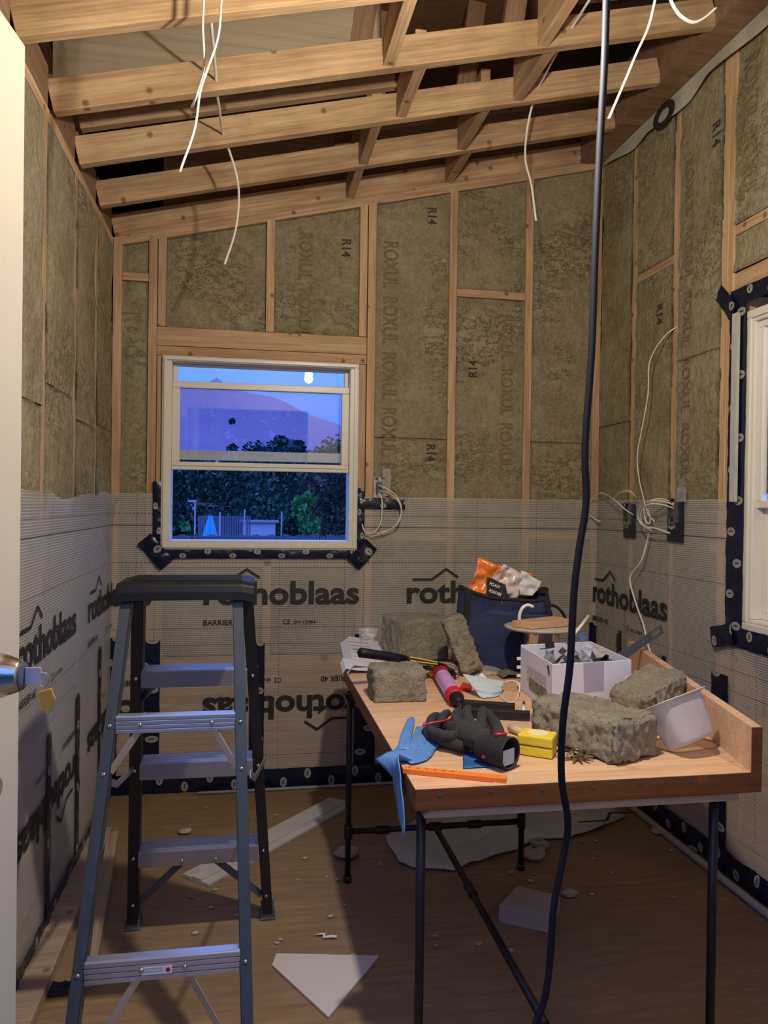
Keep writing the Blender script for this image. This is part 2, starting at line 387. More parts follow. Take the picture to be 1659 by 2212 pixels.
wall_right = S(ob('wall_right', MB().box((1.83, 3.09, 1.8), (.02, 1.28, 3.6)).box((1.83, .98, 1.8), (.02, 1.06, 3.6)).box((1.83, 1.98, .44), (.02, .96, .88)).box((1.83, 1.98, 2.80), (.02, .98, 1.55)), W_PLY))
wall_front = S(ob('wall_front', MB().box((-.62, .50, 1.5), (.22, .10, 3.0)).box((1.16, .50, 1.7), (1.3, .10, 3.4)).box((0, .50, 2.6), (1.02, .10, 1.0)), plain('drywall', (.5, .48, .44), .8)))
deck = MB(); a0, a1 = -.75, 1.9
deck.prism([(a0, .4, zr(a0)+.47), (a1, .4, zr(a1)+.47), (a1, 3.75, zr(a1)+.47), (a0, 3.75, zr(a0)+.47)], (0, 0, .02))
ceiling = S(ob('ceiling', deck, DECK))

# --- framing
def Wl(side, s, z, d):
    if side == 'back': return Vector((s, YB-d, z))
    if side == 'left': return Vector((XL+d, s, z))
    return Vector((XR-d, s, z))
WALLOBJ = {'back': wall_back, 'left': wall_left, 'right': wall_right}
def stud(side, s0, s1, z0, z1, name='stud', depth=.089):
    c = (s0+s1)/2
    up = (Wl(side, 0, 0, 1)-Wl(side, 0, 0, 0))
    return board(name, Wl(side, c, z0, -depth/2), Wl(side, c, z1, -depth/2), abs(s1-s0), depth, W_STUD, WALLOBJ[side], up=up)
def hboard(side, s0, s1, z0, z1, name='blocking', depth=.089, mat=None):
    zc = (z0+z1)/2; p0 = Wl(side, s0, zc, -depth/2); p1 = Wl(side, s1, zc, -depth/2)
    return board(name, p0, p1, depth, z1-z0, mat or W_STUD, WALLOBJ[side])
for s0, s1, z0, z1 in ((-.594, -.556, .04, 2.45), (-.442, -.405, .04, 2.49), (-.402, -.366, 2.087, 2.50), (-.402, -.366, .04, 1.957), (.505, .541, .04, 1.957),
                       (.505, .541, 2.087, 2.71), (.545, .582, .04, 2.72), (.075, .112, 2.087, 2.60), (.075, .112, .04, 1.05), (.936, .974, .04, 2.81), (1.316, 1.353, .04, 2.90), (1.672, 1.709, .04, 2.98)):
    stud('back', s0, s1, z0, z1)
hboard('back', -.404, .543, 2.003, 2.085, 'header'); hboard('back', -.404, .543, 1.959, 2.001, 'header')
hboard('back', -.404, .543, 1.012, 1.05, 'sill_plate')
z = BW(290, 597).z; hboard('back', -.555, -.443, z-.018, z+.018)
z = BW(1060, 636).z; hboard('back', .975, 1.315, z-.018, z+.018)
z = BW(880, 1160).z; hboard('back', .583, .935, z-.018, z+.018)
z = BW(1210, 1157).z; hboard('back', 1.354, 1.671, z-.018, z+.018)
hboard('back', -.59, 1.70, .0, .038, 'bottom_plate')
board('rake_plate', (-.594, YB+.045, zr(-.594)-.020), (1.71, YB+.045, zr(1.71)-.020), .089, .038, W_STUD, wall_back)
for s0, s1, z1 in ((2.03, 2.068, 2.43), (2.42, 2.458, 2.43), (2.838, 2.876, 2.43), (3.215, 3.253, 2.43), (1.65, 1.688, 2.43), (1.27, 1.308, 2.43), (.89, .928, 2.43)):
    stud('left', s0, s1, .04, z1)
hboard('left', .56, 3.6, .0, .038, 'bottom_plate'); hboard('left', .56, 3.6, 2.431, 2.469, 'top_plate')
for s0, s1, z0, z1 in ((3.252, 3.29, .04, 2.98), (2.905, 2.943, .04, 2.98), (2.535, 2.572, .04, 2.98), (2.574, 2.612, .04, 2.98), (2.46, 2.495, .04, 2.05), (1.46, 1.498, .04, 2.05), (1.42, 1.458, .04, 2.98), (2.13, 2.168, 2.19, 2.98), (1.0, 1.038, .04, 2.98)):
    stud('right', s0, s1, z0, z1)
zt = onp(1580, 640, 0, XR).z; zh = onp(1590, 590, 0, XR).z
hboard('right', 1.42, 2.533, zt, zh, 'header'); 
z = onp(1625, 478, 0, XR).z; hboard('right', 1.46, 2.533, z-.018, z+.018)
z = onp(1410, 585, 0, XR).z; hboard('right', 2.944, 3.251, z-.018, z+.018)
hboard('right', 2.612, 2.904, 1.14, 1.178)
hboard('right', .56, 3.6, .0, .038, 'bottom_plate'); hboard('right', .56, 3.6, 2.975, 3.01, 'top_plate')
hboard('right', 1.46, 2.53, .84, .878, 'sill_plate')

# --- insulation batts
BATTS = []
def batt_d(side, s, z):
    for sd_, s0, s1, z0, f, seed, dep, rag in BATTS:
        if sd_ == side and s0 <= s <= s1 and z0 <= z <= f(s):
            p = Vector((s, z, seed)); return dep + noise.noise(p*4)*.006 + noise.noise(p*14)*.004 + (.007 if rag else 0)
    return 0.0
def batt(side, s0, s1, z0, z1f, rag=0.0, seed=0.0, dep=-.004):
    """one batt between studs, ragged edges lapping the studs"""
    BATTS.append((side, s0, s1, z0, z1f, seed, dep, rag))
    mb = MB(); w = s1-s0; nu = max(6, int(w/.018)); hm = z1f((s0+s1)/2)-z0; nv = max(6, int(hm/.018))
    def fn(i, j):
        s = s0 + w*i; zt_ = z1f(s); z = z0 + (zt_-z0)*j
        e0 = (noise.noise(Vector((seed, z*9, 1)))*.6 + noise.noise(Vector((seed, z*30, 5)))*.4)
        e1 = (noise.noise(Vector((seed+9, z*8, 3)))*.6 + noise.noise(Vector((seed+4, z*30, 7)))*.4)
        s += (i == 1.0)*rag*max(-.2, e1+.35) - (i == 0.0)*rag*max(-.2, e0+.35)
        p = Vector((s, z, seed))
        d = dep + noise.noise(p*4)*.006 + noise.noise(p*14)*.004 + noise.noise(p*40)*.002
        ed = min(i, 1-i, j*hm/w, (1-j)*hm/w)
        if rag: d += .007
        if ed <= 0: d -= .012 if not rag else .004
        return Wl(side, s, z, d)
    mb.grid(fn, nu, nv)
    n = len(mb.v); P = [(0, 0), (1, 0), (1, 1), (0, 1)]
    back = [Wl(side, s0+w*a+(.002 if a == 0 else -.002), (z0 if b == 0 else z1f(s0+w*a)), -.085) for a, b in P]
    mb.v += back; g = lambda i, j: i*(nv+1)+j
    mb.f.append((n, n+3, n+2, n+1))
    mb.f.append(tuple([n]+[g(i, 0) for i in range(nu+1)]+[n+1])); mb.f.append(tuple([n+1]+[g(nu, j) for j in range(nv+1)]+[n+2]))
    mb.f.append(tuple([n+2]+[g(i, nv) for i in range(nu, -1, -1)]+[n+3])); mb.f.append(tuple([n+3]+[g(0, j) for j in range(nv, -1, -1)]+[n]))
    return ob('insulation_batt', mb, WOOL, WALLOBJ[side], smooth=True)
rk = lambda x: zr(x)-.042
k = 0.0
SEAM = .61
for s0, s1 in ((-.556, -.443), (.583, .936), (.975, 1.316), (1.354, 1.672)):
    k += 3.3
    zz = {(-.556, -.443): BW(290, 597).z, (.975, 1.316): BW(1060, 636).z}.get((s0, s1))
    if zz: batt('back', s0, s1, SEAM, lambda x, zz=zz: zz-.019, 0, k); batt('back', s0, s1, zz+.019, rk, 0, k+1)
    else: batt('back', s0, s1, SEAM, lambda x: 1.62, 0, k); batt('back', s0, s1, 1.622, rk, 0, k+1)
for s0, s1 in ((-.365, .075), (.113, .505)):
    k += 3.3; batt('back', s0, s1, 2.088, rk, 0, k, -.012); batt('back', s0, s1, SEAM, lambda x: 1.01, 0, k+1, -.01)
for s0, s1 in ((3.253, 3.598), (2.876, 3.215), (2.458, 2.838), (2.068, 2.42), (1.688, 2.03), (1.308, 1.65), (.928, 1.27)):
    k += 3.3; h = 1.62+random.uniform(-.05, .08)
    batt('left', s0, s1, SEAM, lambda x, h=h: h-.001, .022, k); batt('left', s0, s1, h, lambda x: 2.43, .022, k+1)
zb = onp(1410, 585, 0, XR).z
for s0, s1, h in ((3.29, 3.598, 1.7), (2.943, 3.252, zb), (2.612, 2.905, 1.9)):
    k += 3.3; g_ = .019 if h == zb else .001
    batt('right', s0, s1, SEAM, lambda x, h=h, g_=g_: h-g_, .016, k); batt('right', s0, s1, h+g_, lambda x: 2.974, .016, k+1)
zb2 = onp(1625, 478, 0, XR).z
for s0, s1 in ((2.168, 2.533), (1.46, 2.13)):
    k += 3.3; batt('right', s0, s1, zh+.004, lambda x: zb2-.02, .012, k); batt('right', s0, s1, zb2+.02, lambda x: 2.974, .012, k+1)
batt('right', 1.0, 1.42, SEAM, lambda x: 2.974, .01, 99)

PLYP = woodmat('lower_plywood', (.42, .28, .16), (.66, .48, .30), sc=.5)
for side, a_, b_ in (('back', XL+.002, XR-.002), ('left', .56, 3.598), ('right', .56, 3.598)):
    board('lower_panel', Wl(side, a_, .325, .003), Wl(side, b_, .325, .003), .006, .565, PLYP, WALLOBJ[side])
# --- vapour barrier, folded round the room: s runs left wall -> back wall -> right wall
def fold(s, z, d):
    if s < XL: return Vector((XL+d, YB-(XL-s), z))
    if s > XR: return Vector((XR-d, YB-(s-XR), z))
    return Vector((min(max(s, XL+d), XR-d), YB-d, z))
def wav(s, z): return .011 + .004*noise.noise(Vector((s*3, z*2.4, 1))) + .0018*noise.noise(Vector((s*11, z*7, 4)))
def barrier(name, s0, s1, z0, z1, parent, ztop=None):
    mb = MB(); nu = int((s1-s0)/.04)+1; nv = int((z1-z0)/.04)+1
    def fn(i, j):
        s = s0+(s1-s0)*i; top = z1 if ztop is None else ztop(s); z = z0+(top-z0)*j
        d = wav(s, z)
        if j == 1 and parent is wall_left: d += .02+.012*math.sin(s*9)
        elif j > .93 and parent is wall_left: d += .008
        s = min(max(s, s0+1e-4), s1-1e-4); return fold(s, z, d)
    def uvf(i, j):
        s = s0+(s1-s0)*i; top = z1 if ztop is None else ztop(s); return (s, z0+(top-z0)*j)
    mb.grid(fn, nu, nv, uvf); return ob(name, mb, BARR2 if parent is wall_left else BARR, parent, smooth=True)
WL0, WL1, WZ0, WZ1 = -.377, .506, 1.153-.06, 2.015-.06
WZ0 = BW(560, 1187).z; WZ1 = BW(560, 778).z
barrier('vapour_barrier', XL, WL0+.0, .03, 1.34, wall_back)
barrier('vapour_barrier', WL0, WL1, .03, WZ0-.01, wall_back)
barrier('vapour_barrier', WL1, XR, .03, 1.34, wall_back)
barrier('vapour_barrier', -3.5, XL, .03, 1.34, wall_left, lambda s: 1.325+.012*math.sin(s*5)+.006*math.sin(s*13))
barrier('vapour_barrier', XR, XR+1.07, .03, 1.34, wall_right)
barrier('vapour_barrier', XR+1.07, XR+2.9, .03, .86, wall_right)

# printed words on the barrier
LOGO_V, LOGO_F, LOGO_W = text_mb('rothoblaas', 1.0, .028)
def densify(vs, fs): return vs, fs
def flt(mb_v, fs, s0, sgn, z0, sx, sz, name='printed_word', keep=None, mat=INK):
    """split between the walls by s"""
    bins = {'left': MB(), 'back': MB(), 'right': MB()}
    for f in fs:
        cs = sum(mb_v[i].x for i in f)/len(f)*sx*sgn+s0; side = 'left' if cs < XL else ('right' if cs > XR else 'back')
        b = bins[side]; n = len(b.v); pts = []
        for i in f:
            s = s0+sgn*mb_v[i].x*sx; z = z0+sgn*mb_v[i].y*sz
            s = min(s, XL-.001) if side == 'left' else (max(s, XR+.001) if side == 'right' else min(max(s, XL+.001), XR-.001))
            pts.append(fold(s, z, wav(s, z)+.0045))
        if keep and not keep(cs, z0): continue
        b.v += pts; b.f.append(tuple(range(n, n+len(pts))))
    for side, b in bins.items():
        if b.f: ob(name, b, mat, WALLOBJ[side])
def strip_pts(pts, w):
    """polyline ribbon faces in (s,z) text space"""
    vs = []; fs = []
    for a, b in zip(pts[:-1], pts[1:]):
        a = Vector(a); b = Vector(b); d = (b-a).normalized(); n = Vector((-d.y, d.x))*w/2; e = d*w*.3; m = 5
        for q in range(m):
            p, r = a-e+(b-a+2*e)*(q/m), a-e+(b-a+2*e)*((q+1)/m); i = len(vs)
            vs += [Vector((*(p-n), 0)), Vector((*(r-n), 0)), Vector((*(r+n), 0)), Vector((*(p+n), 0))]; fs.append((i, i+1, i+2, i+3))
    return vs, fs
RV, RF = strip_pts([(.03, .108), (.12, .108), (.19, .157), (.245, .120)], .011)
BV, BF, BWd = text_mb('BARRIER 40', 1.0, .012)
CV, CF, CWd = text_mb('CE', 1.0, .0); EV, EF, EWd = text_mb('EN 13984', 1.0, .01)
for k in range(-2, 3):
    s0 = -.187+.934*k
    kp = None
    if s0 > 2.5: kp = lambda cs, z0: cs < XR+1.01
    elif k == -2: kp = lambda cs, z0: cs > -3.0
    sx = .708/LOGO_W
    flt(LOGO_V, LOGO_F, s0, 1, .845, sx, .078/.54, 'printed_word', kp)
    flt(RV, RF, s0, 1, .845, 1, 1, 'printed_roof_mark', kp)
    flt(BV, BF, s0, 1, .749, .175/BWd, .024/.7, 'printed_word')
    flt(CV, CF, s0+.355, 1, .751, .035/CWd, .022/.7, 'printed_word'); flt(EV, EF, s0+.405, 1, .752, .10/EWd, .015/.7, 'printed_word')
    e = s0+.708   # lower sheet, upside down
    flt(LOGO_V, LOGO_F, e, -1, .418, sx, .078/.54, 'printed_word')
    flt(RV, RF, e, -1, .418, 1, 1, 'printed_roof_mark')
    flt(BV, BF, e, -1, .508, .175/BWd, .024/.7, 'printed_word')
    flt(CV, CF, e-.355, -1, .505, .035/CWd, .022/.7, 'printed_word'); flt(EV, EF, e-.405, -1, .505, .10/EWd, .015/.7, 'printed_word')

# printed grades on the batts (turned on their side)
def grade(side, px, h=.042, w=.075, s='R14', mat=INKG, flip=1, d=.004, zz=0):
    p = {'back': lambda: BW(*px), 'left': lambda: onp(*px, 0, XL), 'right': lambda: onp(*px, 0, XR)}[side]()
    dd = Wl(side, 0, 0, 1)-Wl(side, 0, 0, 0); p = p-Vector((0, 0, zz))
    hor = {'back': Vector((1, 0, 0)), 'left': Vector((0, 1, 0)), 'right': Vector((0, -1, 0))}[side]
    mb = text_on(s, h, w, p, Vector((0, 0, -1))*flip, hor*flip, .02)
    for v in mb.v:
        s_ = v.x if side == 'back' else v.y; v += dd*(batt_d(side, s_, v.z)+.003)
    return ob('printed_grade', mb, mat, WALLOBJ[side])
for px, fl in (((925, 448), 1), ((922, 960), 1), ((1030, 815), -1), ((757, 545), -1), ((740, 515), 1)): 
    if px != (757, 545): grade('back', px, flip=fl, d=.008, w=.08)
grade('right', (1422, 660), flip=1, d=.016, h=.045, w=.085); grade('right', (1543, 270), flip=1, d=.016, h=.05, w=.09)
for zz in (0, .26, .52, .78, 1.04): 
    grade('back', (830, 520), .07, .22, 'ROXUL', INKB, 1, .0, zz)
    if zz < .7: grade('back', (1085, 680), .06, .22, 'ROXUL', INKB, 1, .0, zz)
    if zz < .5: grade('back', (648, 500), .06, .22, 'ROXUL', INKB, 1, .0, zz)
    if zz < .5: grade('right', (1612, 130), .075, .23, 'ROXUL', INKB, 1, .0, zz)
    grade('right', (1484, 350), .055, .22, 'ROXUL', INKB, 1, .0, zz)

# --- tape strips
def tape(side, s0, z0, s1, z1, w, label=None, d=.018, crinkle=.002, seed=0, parent=None, group=None):
    a = Vector((s0, z0)); b = Vector((s1, z1)); L = (b-a).length; dr = (b-a)/L; n = Vector((-dr.y, dr.x)); mb = MB(); nu = max(3, int(L/.012)); nv = 4
    def fn(i, j):
        c = a+(b-a)*i + n*w*(j-.5)*(1+.06*noise.noise(Vector((seed, i*L*20, j))))
        dd = d + crinkle*noise.noise(Vector((c.x*40, c.y*40, seed))) + crinkle*noise.noise(Vector((c.x*15, c.y*15, seed+3)))
        dd += .0025*(4*j*(1-j))
        return Wl(side, c.x, c.y, dd)
    mb.grid(fn, nu, nv, lambda i, j: (i*L+seed*.037, j)); 
    o = ob('tape_strip', mb, TAPE, parent, smooth=True)
    if parent is None: tag(o, label, 'tape', group)
    return o
tape('back', -.428, .685, -.428, .02, .11, 'navy tape strip on the window wall behind the ladder left legs')
tape('back', .055, .668, .055, .02, .066, 'narrow navy tape strip running up behind the ladder right legs')
tape('back', .553, .70, .553, .02, .10, 'wide navy tape strip behind the far left table leg')
tape('back', -.575, .70, -.575, .02, .04, 'navy tape strip in the left room corner', d=.02)
tape('back', 1.685, .74, 1.685, .02, .045, 'navy tape strip in the right room corner behind the white box', d=.02)
tape('left', 3.30, .715, 3.30, .02, .05, 'navy tape strip on the left wall, farthest from the door')
tape('left', 2.885, .625, 2.885, .02, .05, 'navy tape strip on the left wall, middle of the three')
tape('left', 2.48, .60, 2.48, .02, .05, 'navy tape strip on the left wall, nearest the door')
tape('right', 3.33, .74, 3.33, .02, .045, 'thin navy tape strip on the right wall behind the grey metal strap')
tape('right', 2.95, .70, 2.95, .02, .055, 'navy tape strip on the right wall left of the plastic tub')
tape('right', 2.555, .71, 2.555, .02, .10, 'widest navy tape strip on the right wall beside the table end')
tape('back', -.59, .045, 1.70, .045, .09, 'navy tape strip sealing the foot of the window wall', d=.022, crinkle=.006)
tape('left', 1.0, .035, 3.58, .035, .07, 'navy tape strip sealing the foot of the left wall', d=.022, crinkle=.005)
tape('right', 1.0, .05, 3.58, .05, .08, 'navy tape strip sealing the foot of the right wall', d=.022, crinkle=.005)
t = BW(345, 1040).z
tape('back', -.392, t, -.392, WZ0-.02, .040, 'short navy tape strip down the left side of the back window', d=.017, crinkle=.004)
tape('back', .523, BW(780, 1055).z, .523, WZ0-.02, .034, 'short navy tape strip down the right side of the back window', d=.017, crinkle=.003)
tape('back', -.39, WZ0-.018, .52, WZ0-.018, .045, 'navy tape strip along the bottom of the back window', d=.020, crinkle=.003)
p = BW(345, 1190); tape('back', p.x-.065, p.z+.055, p.x+.035, p.z-.06, .075, 'crumpled navy tape flap at the back window lower left corner', d=.03, crinkle=.012, seed=4)
p = BW(775, 1195); tape('back', p.x+.055, p.z+.045, p.x-.03, p.z-.05, .075, 'crumpled navy tape flap at the back window lower right corner', d=.03, crinkle=.012, seed=5)
a = BW(776, 1087); b = BW(873, 1090); tape('back', a.x, a.z, b.x, b.z, .045, 'navy tape strip running sideways under the metal box by the back window', d=.024)
W2Y1 = 2.452; W2T = 1.991; W2B = .884
tape('right', 2.485, 2.03, 2.485, .87, .095, 'tall navy tape strip down the side of the right window', d=.016, seed=2)
tape('right', 2.53, 2.05, 1.5, 2.05, .06, 'navy tape strip over the top of the right window', d=.016)
tape('right', 2.50, .855, 1.5, .855, .07, 'navy tape strip under the right window', d=.016)
p = onp(1580, 655, 0, XR); tape('right', p.y+.045, p.z+.05, p.y-.05, p.z-.05, .06, 'pointed navy tape flap at the right window top corner', d=.024, crinkle=.008)
p = onp(1570, 1370, 0, XR); tape('right', p.y-.07, p.z+.015, p.y+.055, p.z-.02, .075, 'navy tape flap at the right window bottom corner', d=.026, crinkle=.006)

# --- rafters
rl = {0: 'rafter nearest the door, at the top of the picture', 1: 'second visible rafter, with grey plywood above its left half', 2: 'third rafter from the top of the picture, with a second board above', 3: 'fourth rafter, the last before the window wall'}
RY = [2.105, 2.485, 2.855, 3.235]
def rafter(y, label, x0=-.598, x1=1.585, up=0, h=.098, group=None, mat=None, name='rafter'):
    c = h/2*math.cos(math.atan(SL))
    o = board(name, (x0, y+.019, zr(x0)+up+c+.002), (x1, y+.019, zr(x1)+up+c+.002), .038, h, mat or W_RAFT)
    return tag(o, label, 'rafter', group)
for i, y in enumerate(RY): rafter(y, 'sloping pine '+rl[i])
for y in (1.725, 1.345, .965): rafter(y, 'sloping pine rafter over the room between the bulb and the door', group='rafters behind the picture top')
rafter(3.598, 'pine rafter lying on top of the window wall', x1=1.60)
rafter(2.855, 'upper chord board above the third rafter', x1=.52, up=.125, h=.11)
rafter(3.235, 'upper chord board right above the fourth rafter', x0=.5, x1=1.58, up=.15, h=.08, mat=W_DARK)
rafter(2.485, 'upper chord board right above the second rafter', x0=1.0, x1=1.58, up=.15, h=.08, mat=W_DARK)
tag(ob('plywood_gusset', MB().prism([(-.60, 2.53, zr(-.60)+.06), (.415, 2.53, zr(.415)+.06), (.415, 2.53, zr(.415)+.44), (-.60, 2.53, zr(-.60)+.44)], (0, .02, 0)), GREYPLY), 'grey plywood panel standing above the second rafter on the left', 'panel')
bl = ((.435, 0, .13), (.548, 1, .13), (.462, 2, .13), (.455, 3, .13), (.955, 0, .16), (1.0, 1, .16), (.885, 2, .16), (.925, 3, .16))
bn = ('between the first and second rafters', 'between the second and third rafters', 'between the third and fourth rafters', 'between the fourth rafter and the window wall')
for x, i, h in bl:
    y0 = RY[i]+.039; y1 = (RY+[3.598])[i+1]-.001
    o = board('blocking', (x, y0, zr(x)+h/2+.004), (x, y1, zr(x)+h/2+.004), .038, h, W_RAFT)
    tag(o, ('left' if x < .7 else 'right')+' row blocking board '+bn[i], 'blocking board')
for x, i in ((.34, 0), (.86, 0), (.45, 1), (.80, 1), (.37, 2)):
    o = board('truss_web', (x, RY[i+1]+.06, zr(x)+.05), (x+.05, RY[i+1]+.06, zr(x)+.44), .038, .07, W_DARK, up=(1, 0, 0))
    tag(o, 'short upright web board above the '+('first', 'second', 'third', 'fourth')[i]+' rafter bay, '+('left' if x < .7 else 'right')+' side', 'web board')
for i, (y0, y1) in enumerate(zip([1.76]+[y+.039 for y in RY], RY+[3.60])):
    o = board('edge_blocking', (-.62, y0+.002, zr(-.6)+.07), (-.62, y1-.002, zr(-.6)+.07), .038, .13, W_DARK, up=(0, 0, 1)); o.parent = wall_left
ob('rim_joist', MB().prism([(1.587, .56, zr(1.587)-.0), (1.71, .56, zr(1.587)-.0), (1.71, .56, 3.22), (1.587, .56, 3.22)], (0, 3.04, 0)), W_DARK, wall_right)

# housewrap flap under the right wall top
mb = MB(); low = [(1272, 352), (1302, 360), (1363, 325), (1398, 288), (1455, 249), (1487, 217), (1526, 163), (1566, 131), (1607, 96), (1659, 49)]
ups = [onp(u, v, 0, XR-.03) for u, v in low[1:]]
def hw(i, j):
    q = i*(len(ups)-1); a = int(min(q, len(ups)-2)); f = q-a; P = ups[a].lerp(ups[a+1], f)
    top = Vector((1.69, P.y, 2.985)); r = P.lerp(top, j); r.x += .008*math.sin(P.y*14)*(1-j); r.y = min(r.y, 3.595); return r
mb.grid(hw, 36, 6)
hwo = tag(ob('housewrap_flap', mb, MEMB, smooth=True), 'pale housewrap strip hanging below the right wall top', 'housewrap')
p = onp(1436, 245, 0, XR-.036)
ob('printed_letter', text_on('O', .085, .17, (1.670, p.y+.09, p.z-.045), (0, -1, 0), (0, 0, 1), .05), INK, hwo)
ob('folded_corner', MB().prism([atY(1246, 340, 3.592), atY(1306, 322, 3.592), atY(1304, 362, 3.592), atY(1274, 353, 3.592)], (0, .003, 0)), MEMB, hwo)
ob('printed_word', text_on('INT', .022, .055, atY(1262, 351, 3.589), (.98, 0, .19), (-.19, 0, .98), .02), INK, hwo)

# ------------------------------------------------------------------ windows
def ring(mb, x0, x1, z0, z1, y0, y1, w, wb=None, wt=None):
    wb = w if wb is None else wb; wt = w if wt is None else wt; yc, dy = (y0+y1)/2, abs(y1-y0)
    mb.box(((x0+x1)/2, yc, z0+wb/2), (x1-x0, dy, wb)); mb.box(((x0+x1)/2, yc, z1-wt/2), (x1-x0, dy, wt))
    mb.box((x0+w/2, yc, (z0+wb+z1-wt)/2), (w, dy, z1-z0-wb-wt)); mb.box((x1-w/2, yc, (z0+wb+z1-wt)/2), (w, dy, z1-z0-wb-wt)); return mb
w1 = ob('window_1', ring(MB(), WL0, WL1, WZ0, WZ1, 3.575, 3.68, .042, None, .024), VINYL, bevel=.004); S(w1)
ob('window_trim', ring(MB(), WL0+.008, WL1-.008, WZ0+.008, WZ1-.006, 3.567, 3.576, .014), VINYL, w1, bevel=.002)
zs0 = BW(560, 1012).z; zs1 = BW(560, 836).z; zo0 = BW(560, 1000).z
ob('upper_sash', ring(MB(), WL0+.042, WL1-.042, zo0+.01, WZ1-.024, 3.645, 3.67, .018, .045, .010), VINYL, w1, bevel=.003)
ob('pane', MB().box(((WL0+WL1)/2, 3.658, (zo0+.05+WZ1-.032)/2), (WL1-WL0-.12, .004, WZ1-.032-zo0-.05)), GLASS, w1)
ob('lower_sash', ring(MB(), WL0+.042, WL1-.042, zs0-.012, zs1+.014, 3.600, 3.632, .034, .036, .030), VINYL, w1, bevel=.003)
ob('pane', MB().box(((WL0+WL1)/2, 3.616, (zs0+zs1)/2+.01), (WL1-WL0-.15, .004, zs1-zs0-.05)), GLASS, w1)
ob('sash_rail', MB().box(((WL0+WL1)/2, 3.597, zs0+.010), (WL1-WL0-.10, .008, .010)), VINYL, w1, bevel=.002)
for px in (420, 700):
    q = BW(px, 1160); ob('tilt_latch', MB().tube([(q.x-.014, 3.66, WZ0+.045), (q.x-.014, 3.66, WZ0+.062), (q.x+.014, 3.66, WZ0+.062), (q.x+.014, 3.66, WZ0+.045)], .003, 6), BLACKP, w1)
# window 2 in the right wall
def swap(mb): mb.v = [Vector((XR-(v.y-3.6), v.x, v.z)) if False else Vector((XR+(v.y-3.6), v.x, v.z)) for v in mb.v]; return mb
y0, y1 = 1.52, W2Y1
w2 = ob('window_2', swap(ring(MB(), y0, y1, W2B, W2T, 3.592, 3.70, .028)), VINYL, bevel=.004); S(w2)
ob('window_trim', swap(ring(MB(), y0+.028, y1-.028, W2B+.028, W2T-.028, 3.60, 3.66, .012)), VINYL, w2, bevel=.004)
zm = onp(1640, 1085, 0, XR).z
ob('upper_sash', swap(ring(MB(), y0+.04, y1-.040, zm-.02, W2T-.04, 3.615, 3.64, .024)), VINYL, w2, bevel=.003)
ob('lower_sash', swap(ring(MB(), y0+.04, y1-.040, W2B+.04, zm+.01, 3.645, 3.67, .024)), VINYL, w2, bevel=.003)
ob('pane', swap(MB().box(((y0+y1)/2, 3.628, (zm+W2T)/2), (y1-y0-.12, .004, W2T-zm-.06))), GLASS, w2)
ob('pane', swap(MB().box(((y0+y1)/2, 3.655, (zm+W2B)/2), (y1-y0-.12, .004, zm-W2B-.06))), GLASS, w2)
tag(ob('foam_board_strip', MB().box((XR-.03, 2.475, 1.66), (.012, .03, .66)), FOAMW), 'thin white board strip standing on the navy tape beside the right window', 'strip')

# ------------------------------------------------------------------ door
dp = Vector((-.359, 1.338, 0)); dd_ = Vector((-.011, -.092, 0)).normalized(); DL = .76
d1 = dp+dd_*DL; nn = Vector((dd_.y, -dd_.x, 0))   # towards -x?
if nn.x > 0: nn = -nn
door = S(ob('door_1', MB().prism([dp+Vector((0, 0, .012)), d1+Vector((0, 0, .012)), d1+Vector((0, 0, 2.03)), dp+Vector((0, 0, 2.03))], nn*.042), PAINT, bevel=.002))
kc = dp+dd_*.178; kz = 1.056
KM = Matrix(((0, 0, 1), (0, 1, 0), (-1, 0, 0)))
kq = (-nn).to_track_quat('Z', 'Y').to_matrix()
ko = kc+Vector((0, 0, kz))
kn = ob('door_knob', MB().lathe([(.0, 0), (.033, 0), (.033, .006), (.028, .010), (.013, .014), (.013, .026), (.026, .032), (.031, .040), (.0315, .046), (.022, .072), (.020, .075), (.0, .075)], ko, kq, 40, cap=False), BRASSY, door, smooth=True)
ob('lock_face', MB().lathe([(.0, .0745), (.019, .0745), (.019, .0775), (.014, .079), (.0, .079)], ko, kq, 30, cap=False), GREYM, kn, smooth=False)
ob('wood_scar', MB().lathe([(.0, 0), (.016, 0), (.013, .0015), (.0, .0018)], dp+dd_*.075+Vector((0, 0, .862)), kq, 14, cap=False), W_DARK, door, label='dark gouge in the paint')
key = thing('key', 'pale key in the door knob with a ring and an amber tag', 'key', ko+(-nn)*.08)
ax = -nn
ob('key_head', MB().box(ko+ax*.090, (.022, .0025, .024)), plain('beige_plastic', (.50, .44, .40), .5), key, bevel=.003)
rg = [ko+ax*.104+Vector((.006*math.cos(t), .002, -.006+.010*math.sin(t))) for t in [i*math.pi/6 for i in range(12)]]
ob('key_ring', MB().tube(rg, .0012, 6, closed=True), CHROME, key, smooth=True)
ob('tag', MB().prism([ko+ax*.104+Vector(q) for q in ((-.010, .003, -.024), (.010, .003, -.018), (.016, .003, -.034), (.006, .003, -.052), (-.004, .003, -.050))], (0, .004, 0)), clear_mat('amber_plastic', (.7, .38, .05), .75, .2), key, bevel=.002)

